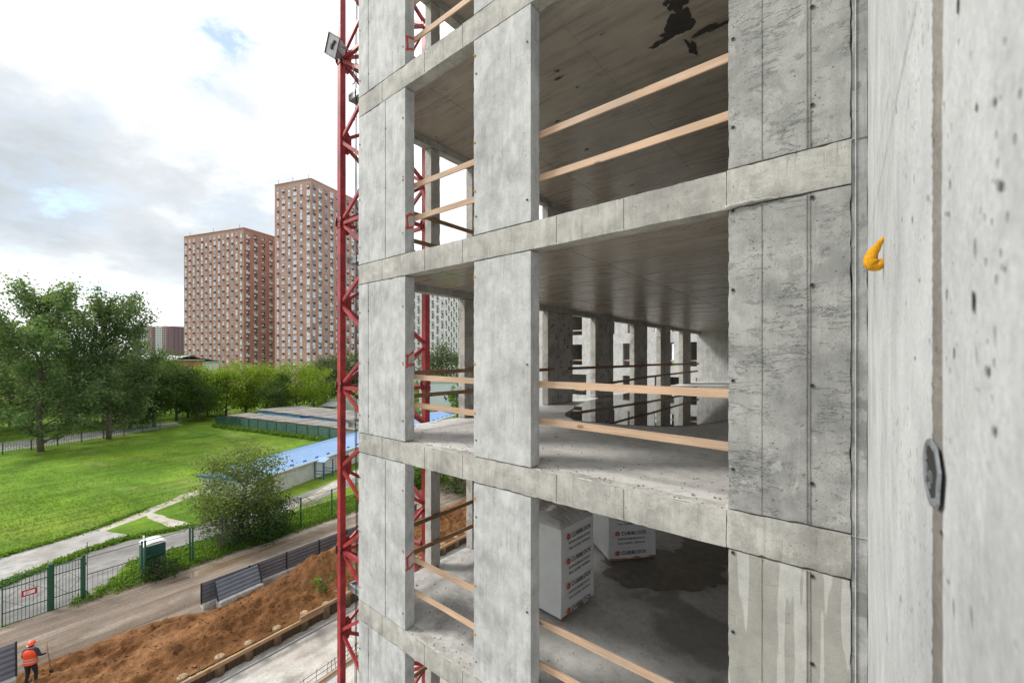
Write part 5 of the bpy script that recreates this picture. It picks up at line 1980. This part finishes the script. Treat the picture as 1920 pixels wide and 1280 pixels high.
def roundtree(h, r, nleaf, seed, mat, size=.40, z0=.18, nb=60, sparse=.0, bark=None, flat=1.0, stems=1, droop=0, lumpy=.28, crad=.30):
    rnd = random.Random(seed)
    tr = MB()
    C = []
    zc = h * (z0 + 1) / 2; rz = h * (1 - z0) / 2
    for sidx in range(stems):
        ox = rnd.uniform(-.25, .25) * (stems > 1); oy = rnd.uniform(-.25, .25) * (stems > 1)
        spread = .18 * (stems > 1)
        trunk = [Vector((ox + (rnd.uniform(-1, 1) * spread * r) * t + .12 * math.sin(t * 5 + seed + sidx), oy + .12 * math.cos(t * 4) + rnd.uniform(-1, 1) * spread * r * t, h * .8 * t)) for t in np.linspace(0, 1, 7)]
        tr.tube(trunk, [(h * .019 * (1 - t) + .03) / stems ** .5 for t in np.linspace(0, 1, 7)], 8)
        for k in range(nb // stems):
            # target point in an ellipsoid, pushed outwards
            while True:
                p = Vector((rnd.uniform(-1, 1), rnd.uniform(-1, 1), rnd.uniform(-1, 1)))
                if .25 < p.length < 1: break
            p *= (p.length ** -.45)
            lump = 1 + lumpy * mnoise.noise(p * 1.7 + Vector((seed, seed * 2, 0)))
            e = Vector((p.x * r * lump, p.y * r * lump, zc + p.z * rz * lump * flat))
            if e.z < h * z0 * .75: e.z = h * z0 * .75 + rnd.random() * .5
            t0 = max(.12, min(.95, (e.z - r * .35) / (h * .8)))
            x = t0 * 6; i = min(5, int(x)); st = trunk[i].lerp(trunk[i + 1], x - i)
            mid = st.lerp(e, .5) + Vector((0, 0, -.06 * r))
            tr.tube([st, mid, e], [h * .006 + .012, h * .0035 + .008, .007], 5, cap=False)
            C.append((e, rnd.gauss(.5, .15)))
    per = max(4, nleaf // len(C))
    P = []; TN = []
    rad = r * crad
    for e, tone in C:
        q = rng.normal(size=(per, 3)) * rad * np.array([.62, .62, .46])
        if droop: q[:, 2] -= np.abs(rng.normal(size=per)) * droop * rad
        P.append(np.array(e) + q); TN.append(np.full(per, tone))
    P = np.concatenate(P); TN = np.concatenate(TN)
    P[:, 2] = np.maximum(P[:, 2], .12)
    cm = leaves('crown', P, size, mat, tone=TN, droop=droop)
    return tr.mesh('trunk', bark or M_BARK), cm


def plant_tree(name, meshes, loc, label, rot=0.0, sc=1.0, group=None, cat='tree'):
    r = empty(name, loc, rot, label, cat, group)
    r.scale = (sc, sc, sc)
    link('trunk', meshes[0], r); link('crown', meshes[1], r)
    return r


plant_tree('poplar_tree', poplar(23.6, 8.4, 26000, 3, L_POP, .42, .04), UY(80, 62.7), 'tall grey green poplar at the near corner of the field edge, thick dark trunk', .4)
plant_tree('poplar_tree', poplar(23.6, 7.6, 24000, 8, L_POP, .42, .04), UY(198, 71.5), 'tall grey green poplar with a forked slender trunk farther along the field edge', 1.7)
plant_tree('poplar_tree', poplar(19.5, 7.0, 14000, 15, L_POP, .46, .06), UY(-25, 78), 'shorter poplar behind the tallest poplar, cut by the picture edge', 2.3)
dk = [roundtree(14.5, 5.4, 8000, 21, L_DARK, .42, .10, 48, lumpy=.5), roundtree(13.0, 4.8, 7000, 22, L_DARK, .42, .08, 44, lumpy=.5)]
DKL = {0: 'dark leafy tree filling the gap between the two tall poplars', 1: 'dark leafy tree beside the slender forked poplar on the tower side', 2: 'dark leafy tree standing below the distant purple slab',
       3: 'dark leafy tree right behind the thick trunked poplar', 4: 'dark leafy tree beside the shorter poplar', 6: 'dark leafy tree next to the first bright green tree'}
for i, (u, y, sc, rot) in enumerate(((135, 82, .95, .3), (245, 82, 1.05, 1.1), (290, 84, 1.0, 2.0), (20, 84, 1.0, 3.0), (-60, 70, .95, 3.6), (168, 92, 1.05, 4.4), (330, 92, .95, 5.0), (60, 100, 1.0, .9), (262, 100, 1.1, 2.7), (215, 92, .8, 5.6))):
    plant_tree('dark_tree', dk[i % 2], UY(u, y), DKL.get(i, 'dark leafy tree in the back row between the poplars and the brick house'), rot, sc, 'dark trees along the road')
BRL = ['before the outer edge of the broad brick tower', 'before the outer half of the broad tower front', 'before the middle of the broad tower front', 'before the corner of the broad brick tower',
       'before the gap between the two brick towers', 'before the front of the taller brick tower', 'before the corner of the taller brick tower']
br = [roundtree(12.6, 4.9, 8000, 31, L_BRIGHT, .38, .08, 46, lumpy=.5), roundtree(12.0, 5.0, 8000, 33, L_BRIGHT, .38, .06, 46, lumpy=.5)]
for i, (u, y, sc, rot) in enumerate(((352, 97, .98, .2), (388, 101, 1.0, 1.2), (425, 101, .96, 2.1), (462, 104, 1.05, 3.3), (500, 107, .95, 4.0), (556, 104, 1.05, 5.2), (588, 112, .95, .7))):
    plant_tree('bright_tree', br[i % 2], UY(u, y), 'bright yellow green round tree ' + BRL[i], rot, sc, 'bright green trees before the towers')
plant_tree('dark_tree', dk[1], UY(520, 99), 'dark rounded tree standing between bright green trees above the garages', 3.9, .72)
plant_tree('dark_tree', dk[0], UY(372, 92), 'low dark tree at the end of the green sheet fence', .5, .62)
wl = roundtree(15.5, 4.2, 7000, 41, L_WIL, .45, .10, 70, droop=1.2)
plant_tree('willow_tree', wl, UY(612, 124), 'pale grey green willow just left of the red crane mast', .3, 1.0)
plant_tree('willow_tree', wl, UY(826, 124), 'large willow seen between the facade columns before the white tower', 1.4, 1.28)
plant_tree('dark_tree', dk[0], UY(645, 128), 'tall dark tree behind the red crane mast legs', 2.0, 1.12)
plant_tree('bright_tree', br[0], UY(788, 116), 'bright green tree low beside the pale shed, behind the crane mast', 2.0, .55)
sm = roundtree(8.0, 1.9, 2600, 44, L_WEED, .36, .1, 40)
plant_tree('slender_tree', sm, UY(857, 96), 'slender light green tree in front of the pale shed', .3, 1.0)
bs = roundtree(5.5, 3.0, 5500, 47, L_DARK, .24, .05, 60, stems=3)
plant_tree('leafy_bush', bs, UY(858, 43), 'dense green bush behind the pile wall, seen through the pallet storey', .3, 1.0, None, 'bush')
plant_tree('leafy_bush', roundtree(5.2, 2.6, 4200, 48, L_WEED, .24, .05, 50, stems=3), UY(786, 46), 'lighter green bush beyond the crane mast, seen through the pallet storey', 1.3, 1.0, None, 'bush')
# big loose shrub by the fence and the dark thicket at its foot
shr = roundtree(7.4, 2.75, 11000, 52, L_OLIVE, .18, .14, 60, stems=4, bark=M_BARKP, lumpy=.8, crad=.32)
plant_tree('loose_shrub', shr, UY(452, 31.5), 'tall loose olive green shrub leaning over the green fence', .8, 1.0, None, 'shrub')
plant_tree('loose_shrub', roundtree(5.2, 2.4, 3500, 53, L_WIL, .16, .15, 45, stems=3, bark=M_BARKP), UY(418, 30.6), 'spreading grey green shrub beside the tall loose shrub', 2.8, .62, None, 'shrub')
plant_tree('leafy_bush', roundtree(3.0, 2.3, 7000, 55, L_BUSH, .17, .04, 70, stems=5), UY(492, 32.6), 'dense dark green thicket at the foot of the loose shrub', 0.0, 1.0, None, 'bush')
plant_tree('leafy_bush', roundtree(1.7, 1.1, 2200, 56, L_BUSH, .13, .04, 34, stems=4), UY(300, 26.4), 'small leafy bush growing against the portable toilet', 0.0, .8, None, 'bush')
sap = roundtree(1.3, .5, 260, 57, L_WEED, .12, .1, 18)
s_, n_ = s_on(23.0, 607), 23.0
plant_tree('sapling', sap, site(s_, n_, GZ + h_dirt(s_, n_)), 'small green sapling growing on the dug earth above the pile heads', 0, 1.0, None, 'plant')

# branches hanging from the shrub: cut dry brushwood by the pavilion
mb = MB()
for k in range(46):
    c = UY(570, 39.5) + Vector((random.uniform(-2.4, 2.0), random.uniform(-.8, .8), 0))
    a = random.uniform(-.5, .5) + (math.pi if random.random() < .5 else 0)
    l = random.uniform(1.0, 2.4)
    mb.tube([c + Vector((0, 0, .1)), c + Vector((math.cos(a) * l * .5, math.sin(a) * l * .5, .35 + random.random() * .7)), c + Vector((math.cos(a) * l, math.sin(a) * l, .25 + random.random() * 1.1))], [.022, .014, .006], 5, cap=False)
tag(mb.build('brushwood', M_BARKP), 'heap of dry cut branches lying in front of the white pavilion wall', 'branches', kind='stuff')


def scatter(name, pts, h, mat, label, cat, per=4, size=None):
    """tufts of blades / leaves standing on the ground"""
    P = []
    for (x, y, z, k) in pts:
        m = per
        q = rng.normal(size=(m, 3)) * np.array([.11, .11, 0]) * (h / .3) * k
        q[:, 2] = np.abs(rng.normal(.5, .3, m)) * h * k + .02
        P.append(np.array([x, y, z]) + q)
    P = np.concatenate(P)
    tn = np.clip(rng.normal(.5, .2, len(P)), 0, 1)
    me = leaves(name, P, size or h * .8, mat, .45, -1.5, .1, tone=tn)
    return tag(link(name, me), label, cat, kind='stuff')


# weeds on both sides of the fence
pts = []
for k in range(2600):
    s = random.uniform(PS[2] - .5, PS[-1] + 6)
    n = NF + random.gauss(-.15, .28)
    big = .6 + .9 * max(0, mnoise.noise(Vector((s * .5, 3, 1))) + .25)
    if s < PS[3] and random.random() < .35: continue
    p = site(s, n); pts.append((p.x, p.y, GZ, big))
scatter('weeds', pts, .26, L_WEED, 'rank weeds growing along the foot of the green fence', 'weeds', 5, .16)
pts = []
for k in range(5200):      # verge between fence and path
    s = random.uniform(PS[2] + .6, PS[-1] + 6); n = random.uniform(NF + .2, 37.6)
    if s < PS[3] and n > NF + .4 + (s - PS[2]) * .75: continue
    p = site(s, n); pts.append((p.x, p.y, GZ, random.uniform(.6, 1.3)))
scatter('verge_grass', pts, .26, L_GRASS, 'long grass on the verge behind the green fence', 'grass', 5, .20)
pts = []
for k in range(1500):      # weed line between asphalt and concrete path
    t = random.random()
    a = [(-60, 1120), (0, 1099), (95, 1061), (170, 1031), (243, 1008), (365, 986)]
    i = min(4, int(t * 5)); f = t * 5 - i
    p = G(a[i][0] * (1 - f) + a[i + 1][0] * f, a[i][1] * (1 - f) + a[i + 1][1] * f)
    p += Vector((random.gauss(0, .18), random.gauss(0, .22), 0)); pts.append((p.x, p.y, GZ, random.uniform(.5, 1.3)))
for k in range(900):       # edge between field and concrete path
    t = random.random(); a = [(-60, 1068), (0, 1044), (90, 1018), (182, 990), (275, 954)]
    i = min(3, int(t * 4)); f = t * 4 - i
    p = G(a[i][0] * (1 - f) + a[i + 1][0] * f, a[i][1] * (1 - f) + a[i + 1][1] * f)
    p += Vector((random.gauss(0, .15), random.gauss(0, .2), 0)); pts.append((p.x, p.y, GZ, random.uniform(.4, 1.0)))
scatter('path_weeds', pts, .22, L_WEED, 'low weeds growing in the seams of the paths', 'weeds', 5, .16)
pts = []
for k in range(20000):     # the field itself
    v = 1062 - (1062 - 800) * random.random() ** .8
    p = G(random.uniform(-40, 640), v)
    s, n = to_site(p)
    if n < 46.6 + max(0, (s - 8) * .6): continue
    dpv = p - Vector((-31.3, 42.2, GZ)); lx = dpv.x * .27 + dpv.y * .963; ly = -dpv.x * .963 + dpv.y * .27
    if -1 < lx < 49 and -7.5 < ly < 1: continue
    g = mnoise.noise(Vector((p.x * .12, p.y * .12, 2))) + .35
    if random.random() > .35 + g: continue
    pts.append((p.x, p.y, GZ, random.uniform(.5, 1.2)))
scatter('field_grass', pts, .11, L_GRASS, 'tufts of mown grass all over the green field', 'grass', 4, .115)

pts = []
a, b = G(405, 799), G(640, 829)
for k in range(900):
    p = a.lerp(b, random.random()) + Vector((random.gauss(-.2, .3), random.gauss(-.5, .35), 0)); pts.append((p.x, p.y, GZ, random.uniform(.6, 1.6)))
scatter('fence_foot_weeds', pts, .5, L_WEED, 'weeds along the foot of the green sheet fence', 'weeds', 6, .34)


# ================================================================== TOWER BLOCKS
def glass_mat(name, c):
    m, nt, b = new_mat(name)
    oi = N(nt, 'ShaderNodeObjectInfo').outputs['Random']
    tc = N(nt, 'ShaderNodeTexCoord').outputs['Object']
    setin(nt, b, 'Base Color', ramp(nt, oi, [(0.0, tuple(x * .4 for x in c)), (0.6, c), (1.0, tuple(min(1, x * 2.2) for x in c))]))
    setin(nt, b, 'Roughness', .08); setin(nt, b, 'Metallic', .55)
    return m


M_TG = glass_mat('tower_glass', (0.20, 0.24, 0.30))
M_TFR = simple('tower_window_frame', (0.62, 0.60, 0.60), .6)
M_ACD = simple('dark_red_basket', (0.105, 0.035, 0.032), .7, 0, .2)
M_ACW = simple('white_basket', (0.70, 0.70, 0.70), .6)


def brick_mat(name, c0, c1):
    m, nt, b = new_mat(name)
    tc = N(nt, 'ShaderNodeTexCoord').outputs['Object']
    sep = N(nt, 'ShaderNodeSeparateXYZ'); nt.links.new(tc, sep.inputs[0])
    n1 = tex(nt, 'noise', tc, 1.1, 8.0, .75)
    n2 = tex(nt, 'noise', tc, .06, 4.0, .5)
    col = ramp(nt, n1, [(.3, c0), (.7, c1)])
    col = mixc(nt, 1.0, col, ramp(nt, n2, [(.3, .88), (.7, 1.08)]), 'MULTIPLY')
    setin(nt, b, 'Base Color', col); setin(nt, b, 'Roughness', .85)
    bumpn(nt, b, n1, .2, .03)
    return m


M_TB1 = brick_mat('tower_brick', (0.33, 0.165, 0.130), (0.42, 0.232, 0.190))
M_TB2 = brick_mat('tower_brick_light', (0.36, 0.192, 0.155), (0.45, 0.268, 0.222))
M_TW = simple('tower_white_panel', (0.66, 0.67, 0.69), .7, 0, .05)


def win_mesh(w, h, kind, glass=None, frame=None):
    mb = MB()
    g = glass or M_TG; fr = frame or M_TFR
    t = .09
    mb.box(0, w, -.06, .01, 0, t, 0); mb.box(0, w, -.06, .01, h - t, h, 0); mb.box(0, t, -.06, .01, t, h - t, 0); mb.box(w - t, w, -.06, .01, t, h - t, 0)
    if kind >= 2:
        mb.box(w * .52 - .05, w * .52 + .05, -.06, .01, t, h - t, 0)
    mb.box(t, w - t, -.02, .012, t, h - t, 1)
    if kind == 3:
        mb.box(0, w * .5, -.07, -.02, -.02, h * .42, 0)
    return mb.mesh('window', [fr, g])


def tower(name, label, corner_u, corner_y, dl, dr, wl, wr, H, floors, fh, colsL, colsR, mat, nmax, basket=True, parity=0, top_gap=1.6):
    """corner nearest to the camera; dl, dr = unit directions of the two faces seen"""
    c = UY(corner_u, corner_y)
    root = empty(name, (c.x, c.y, GZ), 0, label, 'tower block')
    dl = Vector((*dl, 0)).normalized(); dr = Vector((*dr, 0)).normalized()
    mb = MB()
    q = [Vector((0, 0, 0)), dr * wr, dr * wr + dl * wl, dl * wl]
    for i in range(4):
        a, b = q[i], q[(i + 1) % 4]
        mb.poly([a + Vector((0, 0, -.2)), b + Vector((0, 0, -.2)), b + Vector((0, 0, H)), a + Vector((0, 0, H))])
    mb.poly([p + Vector((0, 0, H - 1.0)) for p in q])
    wall = mb.build('wall', mat, root)
    mb = MB()
    for i in range(4):
        a, b = q[i], q[(i + 1) % 4]
        o = (a - (q[0] + q[2]) / 2).normalized() * .0
        mb.bar(a + Vector((0, 0, H + .06)), b + Vector((0, 0, H + .06)), .5, .12)
    mb.build('parapet_coping', M_STEEL, root)
    for t in (.1, .5, .93):
        mb = MB(); p = q[3].lerp(q[0], t); mb.tube([p + Vector((0, .3, H)), p + Vector((0, .3, H + 2.2))], .08, 5); mb.build('roof_mast', M_BOLT, root)
    items = []
    for fi, (d, wid, colsF) in enumerate(((dl, wl, colsL), (dr, wr, colsR))):
        # outward normal, facing the camera side
        nrm = Vector((d.y, -d.x, 0)) if fi == 1 else Vector((-d.y, d.x, 0))
        if nrm.dot(Vector((c.x, c.y, 0))) > 0: nrm = -nrm
        # local frame: x axis must satisfy x cross z = ... window mesh faces -Y
        xax = Vector((-nrm.y, nrm.x, 0))        # so that -Y of the rotated mesh = nrm
        ang = math.atan2(xax.y, xax.x)
        sgn = 1 if xax.dot(d) > 0 else -1
        for ci, (pos, w, kind) in enumerate(colsF):
            for f in range(floors):
                z = H - top_gap - fh * (f + 1) + .85
                if z < 1: continue
                x0 = d * (pos * wid) + nrm * .012
                st = x0 - xax * (w / 2)
                items.append((st.x, st.y, z, ang, w, kind, fi, ci, f))
    items.sort(key=lambda t: (t[8] > 25, (t[0] ** 2 + t[1] ** 2) * .02 + t[8]))
    mesh_cache = {}
    basks = MB(); baskw = MB(); rest = MB(); restn = 0
    for k, (x, y, z, ang, w, kind, fi, ci, f) in enumerate(items):
        key = (w, kind)
        if key not in mesh_cache:
            mesh_cache[key] = win_mesh(w, 1.75, kind)
        M = Matrix.Translation((x, y, z)) @ Matrix.Rotation(ang, 4, 'Z')
        if k < nmax:
            link('window', mesh_cache[key], wall, (x, y, z), ang)
        else:
            me = mesh_cache[key]
            b0 = len(rest.v)
            rest.v.extend([tuple(M @ v.co) for v in me.vertices])
            for p in me.polygons:
                rest.f.append(tuple(b0 + i for i in p.vertices)); rest.m.append(p.material_index); rest.sm.append(False)
        if basket and kind != 1:
            ev = (f + ci + parity) % 2
            if ev:
                basks.box(w * .25, w * .25 + 1.0, -.42, -.005, -.95, -.12, 0, M)
            elif (ci % 2) == 1 or ci == 0:
                baskw.box(w * .05, w * .95, -.10, -.005, -.92, -.15, 0, M)
            if fi == 1 and ev:
                basks.box(-.15, w + .15, -.14, .0, -.1, 1.85, 0, M @ Matrix.Translation((0, .12, 0)))
    if rest.f:
        tag(rest.build('window_rest', [M_TFR, M_TG], wall), kind='stuff')
    if basks.f:
        tag(basks.build('conditioner_basket', M_ACD, wall), kind='stuff')
    if baskw.f:
        tag(baskw.build('white_panel', M_ACW, wall), kind='stuff')
    return root


DL = (-.937, .3495); DR = (.379, .925)
colsL1 = [((i + .55) / 14, 1.35, 2 if i % 3 else 3) for i in range(14)]
colsR1 = [((i + .5) / 5, 2.1, 3) for i in range(5)]
tower('brick_tower', 'broad pinkish brick tower block, the shorter of the two', 457, 206, DL, DR, 44.4, 21, 77.9, 26, 2.94, colsL1, colsR1, M_TB1, 300)
colsL2 = [(.065, 2.0, 3), (.26, 1.3, 2), (.43, 2.0, 3), (.59, 1.4, 2), (.75, 1.9, 3), (.91, 1.1, 2)]
colsR2 = [((i + .5) / 11, [1.5, 2.0][i % 2], 2 + (i % 2)) for i in range(11)]
tower('brick_tower', 'taller slender pinkish brick tower block half hidden by the red crane mast', 583, 190, (-.942, .336), DR, 21.9, 38, 95.3, 32, 2.90, colsL2, colsR2, M_TB2, 300, parity=1)
colsW = [((i + .5) / 13, 1.5, 2) for i in range(13)]
colsWR = [((i + .5) / 8, 1.4, 2) for i in range(8)]
tower('white_tower', 'white tower block with dark windows seen between the facade columns', 834, 238, (-.95, .31), (.36, .93), 40, 24, 64, 20, 3.0, colsW, colsWR, M_TW, 240, parity=0)


def far_block():
    c = UY(322, 520)
    r = empty('far_tower', (c.x, c.y, GZ), 0, 'distant purple and white striped apartment slab beside the brick tower', 'tower block')
    M_PUR = simple('purple_cladding', (0.20, 0.105, 0.135), .8, 0, .1, .1); M_OFF = simple('offwhite_cladding', (0.52, 0.54, 0.57), .8, 0, .05, .1)
    M_PKB = simple('pink_cladding', (0.36, 0.22, 0.20), .8, 0, .05, .1)
    H = 53
    dl = Vector((-.98, .2, 0)).normalized(); dr = Vector((.5, .86, 0)).normalized()
    mb = MB()
    q = [Vector((0, 0, 0)), dr * 36, dr * 36 + dl * 60, dl * 60]
    for i in range(4):
        a, b = q[i], q[(i + 1) % 4]
        mb.poly([a, b, b + Vector((0, 0, H)), a + Vector((0, 0, H))], 0)
    mb.poly([p + Vector((0, 0, H)) for p in q], 0)
    wl = mb.build('wall', M_PUR, r)
    nrm = Vector((dl.y, -dl.x, 0))
    if nrm.y > 0: nrm = -nrm
    for k, (t0, t1, m) in enumerate(((.12, .22, M_PKB), (.24, .42, M_OFF), (.50, .60, M_PKB), (.62, .80, M_OFF))):
        a, b = dl * 60 * t0 + nrm * .1, dl * 60 * t1 + nrm * .1
        mb = MB(); mb.poly([a, b, b + Vector((0, 0, H + .5)), a + Vector((0, 0, H + .5))]); mb.build('cladding_strip', m, r)
    mbw = MB()
    for i in range(20):
        for f in range(17):
            a = dl * (1.2 + i * 2.9) + nrm * .2 + Vector((0, 0, 2 + f * 2.95)); b = a + dl * 1.4
            mbw.poly([a, b, b + Vector((0, 0, 1.7)), a + Vector((0, 0, 1.7))])
    nr = Vector((dr.y, -dr.x, 0))
    if nr.y > 0: nr = -nr
    for i in range(8):
        for f in range(17):
            a = dr * (2 + i * 4.2) + nr * .2 + Vector((0, 0, 2 + f * 2.95)); b = a + dr * 1.5
            mbw.poly([a, b, b + Vector((0, 0, 1.6)), a + Vector((0, 0, 1.6))])
    tag(mbw.build('window_grid', M_GLASS, wl), kind='stuff')


far_block()
